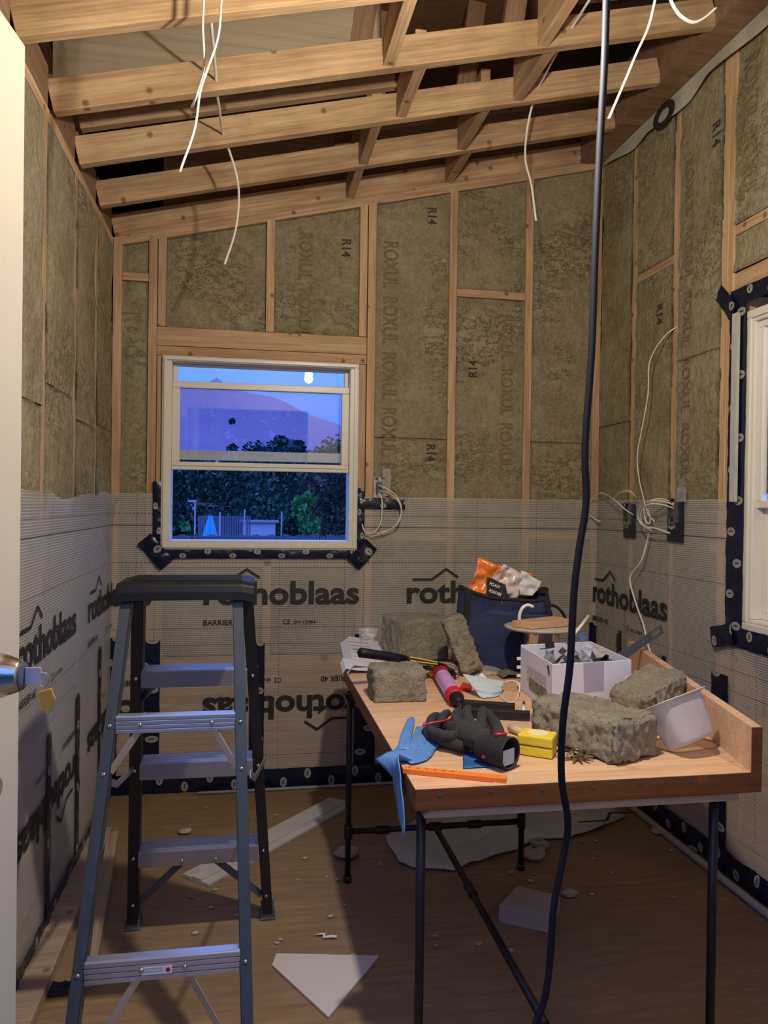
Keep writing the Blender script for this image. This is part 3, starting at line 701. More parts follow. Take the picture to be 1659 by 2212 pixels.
# ------------------------------------------------------------------ floor bits
gb = tag(ob('lumber_board', MB().box((-.545, 2.2, .019), (.09, 1.9, .038)), W_OLD, bevel=.002), 'long brown board lying on the floor along the left wall', 'board')
tag(board('lumber_stick', G(245, 1805, .02), G(188, 2120, .02), .04, .038, W_OLD), 'pale square lumber stick on the floor beside the ladder', 'stick')
tag(ob('conduit_pipe', MB().tube([(1.650, 3.52, .014), (1.650, 1.0, .014)], .013, 12), plain('grey_conduit', (.42, .42, .40), .5), smooth=True), 'grey plastic conduit on the floor along the right wall', 'pipe')
tag(ob('conduit_rod', MB().tube([(-.2, 3.54, .008), (1.62, 3.56, .008)], .007, 8), plain('dusty_conduit', (.35, .34, .33), .5), smooth=True), 'thin grey rod on the floor along the window wall', 'rod')
# white trim plank
pa, pb = G(420, 1905), G(735, 1735)
dr = (pb-pa).normalized(); sd = Vector((-dr.y, dr.x, 0))
mb = MB()
for o_, w_, h_ in ((-.05, .036, .012), (-.010, .044, .018), (.036, .044, .014)): mb.box((pa+pb)/2+sd*o_+Vector((0, 0, h_/2)), ((pb-pa).length, w_, h_), Matrix((dr, sd, Vector((0, 0, 1)))).transposed())
tag(ob('trim_board', mb, FOAMW, bevel=.002), 'long white profiled trim board lying behind the ladder', 'trim board')
# crumpled barrier sheet under the table
outl = [(832, 1812), (900, 1775), (1000, 1752), (1120, 1742), (1250, 1735), (1330, 1745), (1350, 1768), (1290, 1795), (1225, 1815), (1160, 1815), (1120, 1838), (1040, 1862), (985, 1884), (910, 1880), (860, 1868)]
ctr = G(1060, 1800); mb = MB(); NR = 10; mb.v.append(ctr+Vector((0, 0, .03))); pts = [G(*q) for q in outl]; N = len(pts)*3
per = [pts[i//3].lerp(pts[(i//3+1) % len(pts)], (i % 3)/3) for i in range(N)]
for r_ in range(1, NR+1):
    for q in per:
        p = ctr.lerp(q, r_/NR); p.x += .012*nz(p, 30)*(r_ == NR); p.z = .012+.018*abs(nz(p, 7))+.01*abs(nz(p, 22)) - (.008 if r_ == NR else 0); mb.v.append(p)
for i in range(N): mb.f.append((0, 1+i, 1+(i+1) % N))
for r_ in range(NR-1):
    for i in range(N): mb.f.append((1+r_*N+i, 1+(r_+1)*N+i, 1+(r_+1)*N+(i+1) % N, 1+r_*N+(i+1) % N))
sh = tag(ob('barrier_offcut', mb, MEMB, smooth=True, solid=.002), 'crumpled whitish sheet offcut on the floor behind the table', 'sheet')
vs, fs = strip_pts([(0, 0), (.12, .0), (.17, .06), (.27, .05)], .012); mb = MB(); b0 = G(1250, 1800)
mb.v = [b0+Vector((v.x, v.y*1.2, .045)) for v in vs]; mb.f = fs
ob('printed_roof_mark', mb, INK, sh)
mb = MB(); q = [G(1075, 1925, .065), G(1112, 1912, .065), G(1212, 1940, .065), G(1180, 1972, .065)]
q = [G(1077, 1955, .055), G(1118, 1912, .055), G(1210, 1935, .055), G(1185, 1978, .055)]
mb.prism([Vector((p.x, p.y, 0)) for p in q], (0, 0, .055))
tag(ob('foam_block', mb, plain('dull_foam', (.36, .32, .29), .8), bevel=.003), 'square pale block on the floor under the table', 'block')
mb = MB(); q = [G(597, 2065), G(588, 2090), G(708, 2202), G(712, 2200), G(818, 2070)]
mb.prism([p+Vector((0, 0, .002)) for p in q][::-1], (0, 0, .006))
tag(ob('board_offcut', mb, plain('pale_board', (.60, .56, .54), .8)), 'white five-sided board offcut on the floor in front of the ladder', 'board')
def crumb(u, v, r, mat, label, seed, grp=None):
    p = G(u, v); mb = MB(); n = 10; m_ = 7
    def fn(i, j):
        a = 2*math.pi*i; b = math.pi*j; k = 1+.45*noise.noise(Vector((math.cos(a)*1.5+seed, math.sin(a)*1.5, b*2)))
        return p+Vector((r*k*1.3*math.sin(b)*math.cos(a), r*k*math.sin(b)*math.sin(a), r*.55*(1-k*math.cos(b))*.9))
    mb.grid(fn, n, m_); return tag(ob('insulation_scrap', mb, mat, smooth=True), label, 'scrap', grp)
SCR = plain('pale_lint', (.40, .36, .30), .9, var=.3, bumpv=.5)
for i, (u, v, r, l) in enumerate(((748, 1850, .035, 'crumpled white scrap at the foot of the far left table leg'), (1150, 1855, .04, 'crumpled pale scrap behind the far right table leg'),
    (1165, 1832, .03, 'smaller pale scrap above the far right table leg foot'), (1490, 1842, .025, 'yellowish wool scrap near the grey conduit'), (1240, 1770, .025, 'small pale scrap at the right of the offcut sheet'),
    (1420, 1800, .02, 'small scrap between the conduit and the table leg'), (1230, 1935, .022, 'small pale scrap right of the foam block'), (400, 1800, .02, 'small pale scrap behind the ladder steps'))):
    crumb(u, v, r, SCR if i != 3 else WOOL2, l, i*3.1)
for i in range(46):
    u, v = random.choice([(random.uniform(380, 720), random.uniform(1730, 2100)), (random.uniform(1130, 1500), random.uniform(1745, 1950)), (random.uniform(700, 1200), random.uniform(1850, 2100))])
    crumb(u, v, random.uniform(.004, .009), SCR, 'tiny pale insulation crumb on the dusty floor', i*1.7+50, 'insulation crumbs on the floor')
for i, (u, v, l) in enumerate(((1395, 2032, ''),)): pass
def curlscrap(u, v, L, ang, label):
    p = G(u, v); pts = [p+Vector((math.cos(ang)*L*t+.012*math.sin(t*7), math.sin(ang)*L*t, .004+.006*abs(math.sin(t*5)))) for t in [i/8 for i in range(9)]]
    tag(ob('paper_curl', MB().tube(pts, .004, 6, flat=.3), WHITE, smooth=True), label, 'scrap')
curlscrap(682, 2022, .06, -.5, 'curled white paper sliver above the five-sided offcut'); curlscrap(430, 1905, .03, .7, 'curled white sliver between the ladder legs')
mb = MB(); c = G(120, 2140)
mb.grid(lambda i, j: c+Vector((-.06+.13*i+.01*nz((i*4, j*4, 0), 2), -.03+.06*j, .004+.012*abs(nz((i*3, j*3, 2), 2)))), 12, 8)
tag(ob('tape_scrap', mb, TAPE, smooth=True, solid=.001), 'crumpled navy tape scrap on the floor at the lower left', 'scrap')

# ------------------------------------------------------------------ step ladder
lad = thing('step_ladder', 'black and slate step ladder with aluminium steps standing in front of the back window', 'ladder', (-.13, 2.1, 0))
FT, FB = 2.005, 1.62; zt_, = (1.05,)
def fy(z): return FB+(FT-FB)*z/zt_
def ry(z): return 2.475+(2.13-2.475)*z/zt_
def rail(name, xt, xb, yf, w, dep, mat, z1=1.05, z0=.0, inward=1):
    """C-channel rail: web plus two flanges"""
    a = Vector((xb, yf(z0), z0)); b = Vector((xt, yf(z1), z1)); M = frame_M(a, b, up=(0, 1, 0)); L = (b-a).length
    mb = MB(); M3 = None
    mb.box((0, 0, -dep/2+.0015), (L, w, .003)); mb.box((0, -w/2*inward+.0015*inward, 0), (L, .003, dep)); mb.box((0, 0, dep/2-.0015), (L, w, .003))
    return ob(name, mb, mat, lad, M=M, bevel=.001)
def xbot(xt, u):
    q = atY(u, 2212, 1.69); return xt+(q.x-xt)*1.05/(1.05-q.z)
fxl_t, fxr_t = atY(275, 1290, FT).x, atY(514, 1290, FT).x
fxl_b, fxr_b = xbot(fxl_t, 157), xbot(fxr_t, 534)
rail('rail', fxl_t, fxl_b, fy, .026, .05, RAILM, inward=-1); rail('rail', fxr_t, fxr_b, fy, .026, .05, RAILM)
rxl_t, rxl_b = atY(290, 1290, 2.13).x+.012, atY(288, 1975, 2.46).x
rxr_t, rxr_b = atY(538, 1290, 2.13).x-.004, atY(578, 1965, 2.46).x
rail('rail', rxl_t, rxl_b, ry, .030, .058, RAILB, z0=.03, inward=-1); rail('rail', rxr_t, rxr_b, ry, .030, .058, RAILB, z0=.03)
for xb, yy, zz in ((rxl_b, 2.475, .018), (rxr_b, 2.475, .018), (fxl_b, 1.62, .012), (fxr_b, 1.62, .012)):
    mb = MB().box((xb, yy, .016), (.042, .068, .032)).box((xb, yy, .004), (.048, .074, .008)); ob('foot', mb, BLACKP if zz < .015 else GREYM, lad, bevel=.003)
# cap
cx0, cx1 = -.312, .022; mb = MB()
def capf(i, j):
    x = cx0+(cx1-cx0)*i; prof = [(1.965, 1.060), (1.967, 1.080), (1.973, 1.098), (1.99, 1.106), (2.155, 1.106), (2.17, 1.098), (2.176, 1.080), (2.178, 1.060)]
    y, z = prof[round(j*7)]; e = .012*(i in (0, 1)); return (x, y, z-(0 if z < 1.05 else e*.5))
mb.grid(capf, 10, 7); n = len(mb.v)
mb.f.append(tuple(range(0, 8))); mb.f.append(tuple(range(n-8, n))[::-1])
cap_ = ob('top_cap', mb, BLACKP, lad, bevel=.003)
for q in range(7): ob('grip_ridge', MB().box(((cx0+cx1)/2, 2.0+q*.022, 1.107), (.27, .006, .003)), BLACKP, cap_, bevel=.001)
def lerp(a, b, t): return a+(b-a)*t
def fx(z, side): t = z/1.05; return lerp(fxl_b, fxl_t, t) if side < 0 else lerp(fxr_b, fxr_t, t)
def rx(z, side): t = z/1.05; return lerp(rxl_b, rxl_t, t) if side < 0 else lerp(rxr_b, rxr_t, t)
def rivet(p, nrm=(0, -1, 0), r=.0055, par=lad):
    q = Vector(nrm).to_track_quat('Z', 'Y').to_matrix(); ob('rivet', MB().lathe([(r, 0), (r*.85, r*.4), (r*.4, r*.65), (0, r*.7)], p, q, 10, cap=False), CHROME, par, smooth=True)
for z, h in ((.78, .040), (.305, .047)):
    x0, x1 = fx(z, -1)+.012, fx(z, 1)-.012; y = fy(z)-.022; mb = MB()
    for q in range(4): mb.box(((x0+x1)/2, y, z-h/2+h*(q+.5)/4), (x1-x0, .006, h/4-.0015))
    mb.box(((x0+x1)/2, y+.004, z), (x1-x0, .005, h)); mb.box(((x0+x1)/2, y+.014, z+h/2), (x1-x0, .024, .002)); mb.box(((x0+x1)/2, y+.014, z-h/2), (x1-x0, .024, .002))
    st = ob('cross_brace', mb, ALU, lad, bevel=.001)
    for s in (-1, 1):
        rivet((fx(z, s), fy(z)-.027, z)); 
        if z < .5: rivet((fx(z, s), fy(z)-.027, z-.02))
        xi = lerp(x0, x1, (.2 if z > .5 else .36) if s < 0 else (.8 if z > .5 else .64)); rivet((xi, y-.004, z), par=st)
        zl = z-.10 if z > .5 else z-.19
        p0 = Vector((xi, y+.012, z-.012)); p1 = Vector((fx(zl, s)-s*.012, fy(zl)-.012, zl)); board('diagonal_brace', p0, p1, .003, .018, ALU, lad, bevel=.001); rivet((fx(zl, s), fy(zl)-.027, zl))
    if z < .5:
        lb = ob('label', MB().box((lerp(x0, x1, .46), y-.0045, z-.002), (.062, .001, .016)), WHITE, st)
        for q in range(2): ob('label_print', text_on('DO NOT STAND ON STEP' if q == 0 else 'OR ABOVE THIS STEP', .0032, .040, (lerp(x0, x1, .46)-.028, y-.0052, z+.001-q*.006), (1, 0, 0), (0, 0, 1)), INK, lb)
        ob('label_mark', MB().lathe([(.005, 0), (0, .0002)], (lerp(x0, x1, .46)+.023, y-.0052, z-.002), rot('X', 90), 16, cap=False), RED, lb)
for z in (.275, .565, .845):
    x0, x1 = rx(z, -1)+.013, rx(z, 1)-.013; y = ry(z); mb = MB()
    dep = .085
    for q in range(6): mb.box(((x0+x1)/2, y-.035+dep*(q+.5)/6, z), (x1-x0, dep/6-.003, .004))
    mb.box(((x0+x1)/2, y+.01, z-.003), (x1-x0, dep, .003)); mb.box(((x0+x1)/2, y-.034, z-.022), (x1-x0, .003, .044)); mb.box(((x0+x1)/2, y+.052, z-.015), (x1-x0, .003, .03))
    st = ob('step', mb, STEPM, lad, bevel=.001)
    for s in (-1, 1): rivet((rx(z-.02, s), ry(z-.02)-.031, z-.02))
    if z < .3:
        for s in (-1, 1):
            xi = lerp(x0, x1, .36 if s < 0 else .64); zl = .09; board('diagonal_brace', (xi, y-.03, z-.035), (rx(zl, s)-s*.014, ry(zl)-.02, zl), .003, .02, GREYM, lad, bevel=.001); rivet((rx(zl, s), ry(zl)-.031, zl)); rivet((xi, y-.037, z-.03))
    if z > .8:
        board('diagonal_brace', (lerp(x0, x1, .12), y-.02, z-.04), (rx(.76, -1)+.012, ry(.76), .76), .003, .02, ALU, lad, bevel=.001)
for s in (-1, 1):   # spreaders
    x = fx(.62, s)+.016*s*-1
    a = Vector((fx(.66, s), fy(.66), .66)); b = Vector((rx(.55, s), ry(.55), .55)); mdl = (a+b)/2+Vector((.012*s, 0, -.03))
    if s > 0: a.x += .02; b.x += .02
    else: a.x -= .0; 
    board('spreader', a, mdl, .003, .018, ALU, lad, bevel=.001); board('spreader', mdl, b, .003, .018, ALU, lad, bevel=.001)

# ------------------------------------------------------------------ work table
tb = thing('work_table', 'plywood work table on black iron pipe legs with a raised right edge', 'table', (.76, 2.2, 0))
X0, X1, Y0, Y1 = .358, 1.167, 1.60, 2.82
XI0 = 1.143
ob('tabletop', MB().box(((X0+XI0)/2, (Y0+Y1)/2, .691), (XI0-X0-.002, Y1-Y0-.04, .018)), W_TABLE, tb)
tfx = lambda y: 1.143+(y-1.6)*.243
# the right side runs out to the side towards the far end
mb = MB(); mb.prism([(XI0-.002, Y0+.02, .682), (tfx(Y0+.02), Y0+.02, .682), (tfx(Y1), Y1, .682), (XI0-.002, Y1, .682)], (0, 0, .018)); ob('tabletop', mb, W_TABLE, tb)
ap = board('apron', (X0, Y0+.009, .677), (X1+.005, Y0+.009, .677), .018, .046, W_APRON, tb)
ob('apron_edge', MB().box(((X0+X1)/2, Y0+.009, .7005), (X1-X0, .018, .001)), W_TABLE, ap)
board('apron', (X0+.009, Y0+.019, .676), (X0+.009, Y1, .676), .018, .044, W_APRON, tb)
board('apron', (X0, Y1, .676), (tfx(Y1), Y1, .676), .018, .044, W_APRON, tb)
# upright board along the right side
mb = MB(); y_a, y_b = Y0, 2.70
mb.prism([(tfx(y_a), y_a, .655), (tfx(y_a)+.026, y_a, .655), (tfx(y_b)+.026, y_b, .655), (tfx(y_b), y_b, .655)], (0, 0, .15))
ob('side_board', mb, W_TABLE, tb, bevel=.0015)
ob('side_board_end', MB().box((tfx(y_a)+.013, y_a-.001, .73), (.026, .003, .148)), W_APRON, tb)
ob('batten', MB().box((.75, Y0+.034, .643), (.74, .05, .018)), W_OLD, tb, bevel=.001)
for i in range(6):
    p = atY((950, 1060, 1172, 1280, 1382, 1490)[i], (1713, 1706, 1702, 1696, 1689, 1685)[i], Y0); ob('screw', MB().lathe([(.0045, 0), (.0045, .0012), (0, .0004)], p, rot('X', 90), 12, cap=False), GREYM, ap)
def pipe_leg(x, y, z1, z0=0):
    l = ob('leg', MB().tube([(x, y, z0), (x, y, z1)], .0105, 16), PIPE, tb, smooth=True)
    ob('end_cap', MB().tube([(x, y, z0), (x, y, z0+.022)], .0145, 12), PIPE, l, smooth=True)
    ob('floor_flange', MB().lathe([(.016, 0), (.016, .014), (.024, .016), (.024, .02), (0, .02)], (x, y, z1-.02), None, 20, cap=False), PIPE, l, smooth=False); return l
pipe_leg(.385, 1.66, .655); pipe_leg(1.09, 1.66, .655); pipe_leg(.345+.012, 2.652, .655); pipe_leg(.984, 2.652, .655)
cz = atY(940, 1785, 2.652).z
def fitting(p, ax, L=.045, par=None):
    ax = Vector(ax).normalized(); ob('pipe_fitting', MB().tube([Vector(p)-ax*L/2, Vector(p)-ax*L*.3, Vector(p)+ax*L*.3, Vector(p)+ax*L/2], [.0155, .0145, .0145, .0155], 14), PIPE, par or tb, smooth=True)
cb = ob('crossbar', MB().tube([(.357, 2.652, cz), (.984, 2.652, cz)], .0105, 14), PIPE, tb, smooth=True)
xm = atY(940, 1785, 2.652).x
for x in (.475, xm, .81): fitting((x, 2.652, cz), (1, 0, 0), par=cb)
for x in (.357, .984): fitting((x, 2.652, cz), (0, 0, 1))
nb = atY(1178, 2212, 1.70)
ce = ob('stretcher', MB().tube([(xm, 2.652, cz), nb], .0105, 14), PIPE, tb, smooth=True)
md = Vector((xm, 2.652, cz)).lerp(nb, .42); fitting(md, nb-Vector((xm, 2.652, cz)), .05, ce)
ob('crossbar', MB().tube([(.385, 1.66, .075), (1.09, 1.66, .075)], .0105, 14), PIPE, tb, smooth=True)

# ------------------------------------------------------------------ things on the table
def woolblock(c, size, rz, label, seed=0, rag=1.0, tilt=None, name='mineral_wool_block', mat=None, shape=None):
    mb = MB(); M = Matrix.Rotation(math.radians(rz), 3, 'Z')
    if tilt: M = M @ tilt
    n = 26; hx, hy, hz = size[0]/2, size[1]/2, size[2]/2; c = Vector(c); idx = {}
    N = [max(6, int(s/.0065)) for s in size]
    for fa in range(6):
        a = fa//2; s = 1 if fa % 2 else -1; b, d = (a+1) % 3, (a+2) % 3
        def fn(i, j):
            q = [0, 0, 0]; q[a] = s; q[b] = 2*i-1; q[d] = 2*j-1; p = Vector((q[0]*hx, q[1]*hy, q[2]*hz))
            e = sum(abs(x) > .92 for x in q); 
            key_ = p*1.0
            nv = Vector((noise.noise(key_*28+Vector((seed, 0, 0))), noise.noise(key_*28+Vector((0, seed, 5))), noise.noise(key_*28+Vector((3, 0, seed)))))
            n2 = Vector((noise.noise(key_*75+Vector((seed, 0, 0))), noise.noise(key_*75+Vector((0, seed, 5))), noise.noise(key_*75+Vector((3, 0, seed)))))
            r = p + nv*.0045*rag + n2*.0055*rag
            k = 1-.045*max(0, e-1); r = Vector((r.x*k, r.y*k, r.z*k))
            if shape: r = shape(r, q)
            return M @ r + c
        mb.grid(fn, N[b], N[d])
    zmin = min(v.z for v in mb.v)
    if c.z < TZ+.3:
        for v in mb.v: v.z = max(v.z, TZ+.001) if not tilt else v.z
        if tilt:
            for v in mb.v: v.z += TZ+.001-zmin
    return tag(ob(name, mb, mat or WOOL2, smooth=True), label, 'insulation block')
woolblock((.864, 1.835, TZ+.052), (.28, .155, .100), -66, 'largest mineral wool block at the near right, before the white box', 1, 1.3)
woolblock((.468, 2.385, TZ+.047), (.165, .13, .105), 0, 'square mineral wool block at the left edge of the table', 5, 1.0)
woolblock((.66, 3.0, TZ+.085), (.20, .22, .16), 12, 'tall mineral wool block at the far left of the table', 9, .8)
woolblock((.765, 2.70, TZ+.09), (.075, .13, .20), -8, 'mineral wool piece leaning between the tall block and the navy bag', 14, 1.4, tilt=rot('Y', -22))
woolblock((1.15, 2.07, TZ+.075), (.19, .13, .08), 25, 'mineral wool scrap between the white box and the plastic tub', 21, 1.5, tilt=rot('Y', -18))
# far blocks stand past the table end: a shelf of clutter behind them
# --- tool bag
bagc = Vector((.955, 2.80, TZ)); bag = thing('tool_bag', 'navy canvas tool bag standing open at the far end of the table', 'bag', bagc)
mb = MB()
def bagf(i, j):
    a = 2*math.pi*i; z = .275*j; w = .175+.012*math.sin(j*3) - .02*j; d = .085-.02*j
    cx_ = math.copysign(abs(math.cos(a))**.55, math.cos(a)); sy = math.copysign(abs(math.sin(a))**.55, math.sin(a))
    p = Vector((cx_*w, sy*d, z)); k = .016*nz(p, 8, 2)+.010*nz(Vector((p.x, p.y, p.z*.5)), 22, 1)+.004*nz(p, 45, 3)
    p += Vector((cx_, sy, 0)).normalized()*k
    if j > .8: p.z += .014*math.sin(a*2+1)-.012*math.cos(a)
    r = rot('Z', -14) @ p; return bagc+r+Vector((0, 0, 0))
mb.grid(bagf, 56, 26); ob('body', mb, NAVY, bag, smooth=True, solid=.003)
ob('bottom_panel', MB().prism([bagf(i/20, 0)+Vector((0, 0, .002)) for i in range(20)], (0, 0, .008)), NAVY, bag)
ob('zip_rim', MB().tube([bagf(i/40, 1) for i in range(40)], .007, 8, closed=True), BLACKF, bag, smooth=True)
for ii in (.62, .92):
    ob('webbing_strap', MB().grid(lambda i, j, ii=ii: bagf(ii+(i-.5)*.045, j)+(bagf(ii+(i-.5)*.045, j)-bagc).normalized()*.0-Vector((0, .006, 0)), 3, 20), BLACKF, bag, smooth=True, solid=.003)
p = atY(1190, 1320, 2.85)
ob('carry_handle', MB().tube(smoothpath([p+Vector((-.06, 0, -.03)), p+Vector((-.03, .0, .015)), p+Vector((.015, 0, .02)), p+Vector((.05, 0, -.01)), p+Vector((.07, 0, -.06))]), .011, 8, flat=.5), BLACKF, bag, smooth=True)
p = atY(1087, 1305, 2.735)
zp = ob('zip_pull', MB().box(p+Vector((0, 0, -.015)), (.012, .003, .034)), CHROME, bag, bevel=.001); ob('zip_slider', MB().box(p+Vector((0, 0, .006)), (.018, .008, .014)), GREYM, bag, bevel=.002)
# orange packet on the bag
pk = thing('plastic_packet', 'torn orange and white plastic packet sticking out of the navy bag', 'packet', atY(1090, 1290, 2.84))
PKM = {}
def crumple(name, px, y, mat, par, amp=.02, seed=0, solid=.0015, thick=.0):
    P = [atY(u, v, y) for u, v in px]; 
    mb = MB()
    def fn(i, j):
        p = (P[0].lerp(P[1], i)).lerp(P[3].lerp(P[2], i), j); p = p.copy()
        p.y += amp*(nz(p, 18, seed)+.5*nz(p, 45, seed)) + thick*math.sin(math.pi*i)*math.sin(math.pi*j); p.x += .006*nz(p, 25, seed+3); p.z += .006*nz(p, 25, seed+7); return p
    mb.grid(fn, 16, 16); return ob(name, mb, mat, par, smooth=True, solid=solid)
CLR_OR = plain('orange_film', (.85, .24, .04), .25, var=.2, vs=30)
PALEF = plain('pale_film', (.62, .52, .52), .25, var=.3, vs=40)
crumple('orange_panel', [(1008, 1285), (1035, 1206), (1090, 1225), (1075, 1300)], 2.80, CLR_OR, pk, .03, 1)
crumple('clear_panel', [(1040, 1290), (1085, 1218), (1130, 1240), (1120, 1295)], 2.79, PALEF, pk, .03, 4)
crumple('orange_panel', [(1090, 1292), (1110, 1238), (1150, 1236), (1140, 1290)], 2.81, CLR_OR, pk, .03, 8)
crumple('white_panel', [(1122, 1285), (1128, 1232), (1172, 1258), (1150, 1288)], 2.79, WHITE, pk, .02, 6)
cardp = crumple('black_card', [(1050, 1290), (1052, 1246), (1092, 1264), (1100, 1306)], 2.755, INK, pk, .004, 3)
for q, (s, u, v, w) in enumerate((('FOAM', 1057, 1263, .042), ('POUCHES', 1056, 1278, .052), ('xxii', 1072, 1304, .03))):
    if s == 'xxii': continue
    ob('card_print', text_on(s, .012, w, atY(u, v, 2.735), Vector((.88, 0, -.34)), Vector((.34, 0, .88)), .02), WHITE, cardp)
# papers at the far left corner
pp = thing('paper_sheets', 'curled sheets of paper hanging over the far left table corner', 'paper', T(790, 1440))
def sheet(a, b, c, d, curl, seed):
    def fn(i, j):
        p = a.lerp(b, i).lerp(d.lerp(c, i), j); t = 1-i; p = p.copy(); p.z += .0015+.02*t*t*curl+abs(.004*nz(p, 12, seed)); 
        if i < .25: p.z -= (0.25-i)*.16*curl; p.x += (.25-i)*.10
        return p
    return MB().grid(fn, 20, 10)
a, b, c, d = T(722, 1380, .745), T(845, 1388, .715), T(850, 1440, .702), T(735, 1448, .72)
sh1 = ob('sheet', sheet(a, b, c, d, 1, 1), WHITE, pp, smooth=True)
a, b, c, d = T(720, 1425, .735), T(800, 1430, .72), T(815, 1452, .704), T(725, 1450, .712)
ob('sheet', sheet(a, b, c, d, .6, 4), BOXW, pp, smooth=True)
for q in range(5):
    a = T(752+q*3, 1392+q*8, .738); ob('handwriting', MB().tube(smoothpath([a+Vector((.01*i, .002*math.sin(i*2.3+q), .012-.0012*i)) for i in range(9)], 3), .0007, 4), INKG, sh1)
# cup of anchors
cc = atY(795, 1385, 2.93); cc.z = TZ+.001+.0
cc = Vector((atY(795, 1372, 2.90).x, 2.90, atY(795, 1386, 2.90).z))
cup = tag(ob('plastic_cup', MB().lathe([(.030, 0), (.038, .045), (.042, .047), (.039, .044), (.031, .003)], cc, None, 28, cap=False), CLEAR, smooth=True), 'clear plastic cup of small white plugs at the far left corner', 'cup')
pl0 = None
for q in range(26):
    r = .024*math.sqrt(random.random()); an = random.random()*6.28; o_ = cc+Vector((r*math.cos(an), r*math.sin(an), .008+random.random()*.018))
    dv = Vector((random.uniform(-1, 1), random.uniform(-1, 1), random.uniform(-.4, .4))).normalized()*.006
    tag(ob('wall_plug', MB().tube([o_-dv, o_+dv], .0035, 7), WHITE), 'small white plastic plug heaped in the clear cup', 'plug', 'white plugs in the clear cup')
# support under the far clutter: cardboard tray reaching past the table end
tag(ob('cardboard_sheet', MB().box((.75, 2.93, TZ+.0005-.006), (.66, .34, .006)), plain('brown_cardboard', (.25, .17, .10), .8)), 'brown sheet overhanging the far table end under the bag', 'sheet')
# hammer
hm = thing('hammer', 'claw hammer with a long black and yellow handle', 'hammer', T(880, 1420))
h0, h1 = atY(775, 1409, 2.50), atY(965, 1436, 2.62); hz = .795
h0 = Vector((h0.x, h0.y, h0.z)); dr = (h1-h0)
pts = [h0+dr*t for t in (0, .02, .3, .5, .55, .95)]
ob('grip', MB().tube([h0+dr*t for t in (0, .015, .2, .35, .52)], [.010, .0165, .0155, .016, .012], 14), BLACKP, hm, smooth=True)
ob('shaft', MB().tube([h0+dr*.5, h0+dr*.98], [.010, .009], 12, flat=.8), BLACKP, hm, smooth=True)
for o_ in (.010, -.002): ob('yellow_stripe', MB().tube([h0+dr*.56+Vector((0, -.009, o_)), h0+dr*.88+Vector((0, -.009, o_*.6))], .0025, 6), YELLOW, hm)
ob('claw_head', MB().tube(smoothpath([h1+Vector((-.07, -.01, .012)), h1+Vector((-.02, -.012, .010)), h1+Vector((.022, -.01, -.004)), h1+Vector((.034, -.012, -.030)), h1+Vector((.030, -.012, -.052))]), [.0035]+[.006]*7+[.009]*8+[.007]*4+[.009]*4+[.010], 10), CHROME, hm, smooth=True)
# yellow strap pieces
tag(ob('utility_knife', MB().tube(smoothpath([T(905, 1440, .715), T(925, 1452, .715), T(945, 1462, .712), T(960, 1470, .708)]), .009, 8, flat=.6), YELLOW, smooth=True), 'yellow utility knife lying behind the red canister', 'knife')
tag(ob('cable_coil', MB().tube(smoothpath([T(880, 1438, .72), T(920, 1442, .73), T(960, 1448, .72), T(985, 1452, .71), T(960, 1458, .706), T(900, 1450, .706)]), .006, 8), BLACKP, smooth=True), 'black bent cable behind the yellow knife', 'cable')
# bluish cloth behind
mb = MB(); q0 = atY(905, 1395, 2.70)
mb.grid(lambda i, j: Vector((q0.x-.055+.12*i, 2.66+.10*j, TZ+.003+.05*math.sin(math.pi*i)*(1-.3*j)+.012*nz((i, j, 0), 4))), 14, 10)
tag(ob('work_cloth', mb, plain('slate_blue_cloth', (.16, .24, .34), .6, var=.3), smooth=True, solid=.002), 'slate blue cloth tucked under the mineral wool behind the hammer', 'cloth')
# red canister
rc = thing('sealant_canister', 'red sealant tube with black nozzle lying on the table', 'tube', T(970, 1500))
a, b = T(950, 1452, .727), T(985, 1508, .724); e = (b-a).normalized()
ob('body', MB().tube([a-e*.004, a, b, b+e*.003], [.022, .0255, .0255, .022], 28), RED, rc, smooth=True)
ob('label', MB().tube([a.lerp(b, .22), a.lerp(b, .86)], .0259, 28, caps=False), PINKL, rc, smooth=True)
ob('label_stripe', MB().tube([a.lerp(b, .30), a.lerp(b, .78)], .0262, 28, caps=False, flat=.6), WHITE, rc, smooth=True)
ob('collar', MB().tube([a-e*.012, a-e*.003], [.0275, .0285], 28), RED, rc, smooth=True)
ob('cap', MB().tube([b, b+e*.02, b+e*.028, b+e*.055], [.023, .0215, .013, .011], 20), BLACKP, rc, smooth=True)
ob('nozzle', MB().tube([b+e*.05, b+e*.09+Vector((.0, 0, -.006))], [.009, .006], 12), BLACKP, rc, smooth=True)
# two black rubber strips
for i, (p, q, l) in enumerate(((T(1000, 1520, .712), T(1112, 1528, .712), 'upper of the two black rubber strips beside the gloves'), (T(1010, 1538, .716), T(1145, 1545, .716), 'lower and longer black rubber strip beside the gloves'))):
    tag(board('rubber_strip', p, q, .022, .022, plain('black_rubber', (.01, .01, .012), .5)), l, 'strip')
tag(ob('red_clip', MB().prism([T(1000, 1478, .702), T(1020, 1483, .702), T(1018, 1495, .702), T(992, 1490, .702)], (0, 0, .008)), RED, bevel=.002), 'small red plastic clip left of the face mask', 'clip')
mbp = MB().tube([T(1131, 1538, .707), T(1131, 1524, .707)], .006, 10); pen = tag(ob('lead_pellet', mbp, WHITE, smooth=True), 'short white stub with black tip on the table by the box', 'stub')
ob('tip', MB().tube([T(1131, 1524, .707), T(1132, 1516, .707)], [.006, .003], 10), BLACKP, pen, smooth=True)
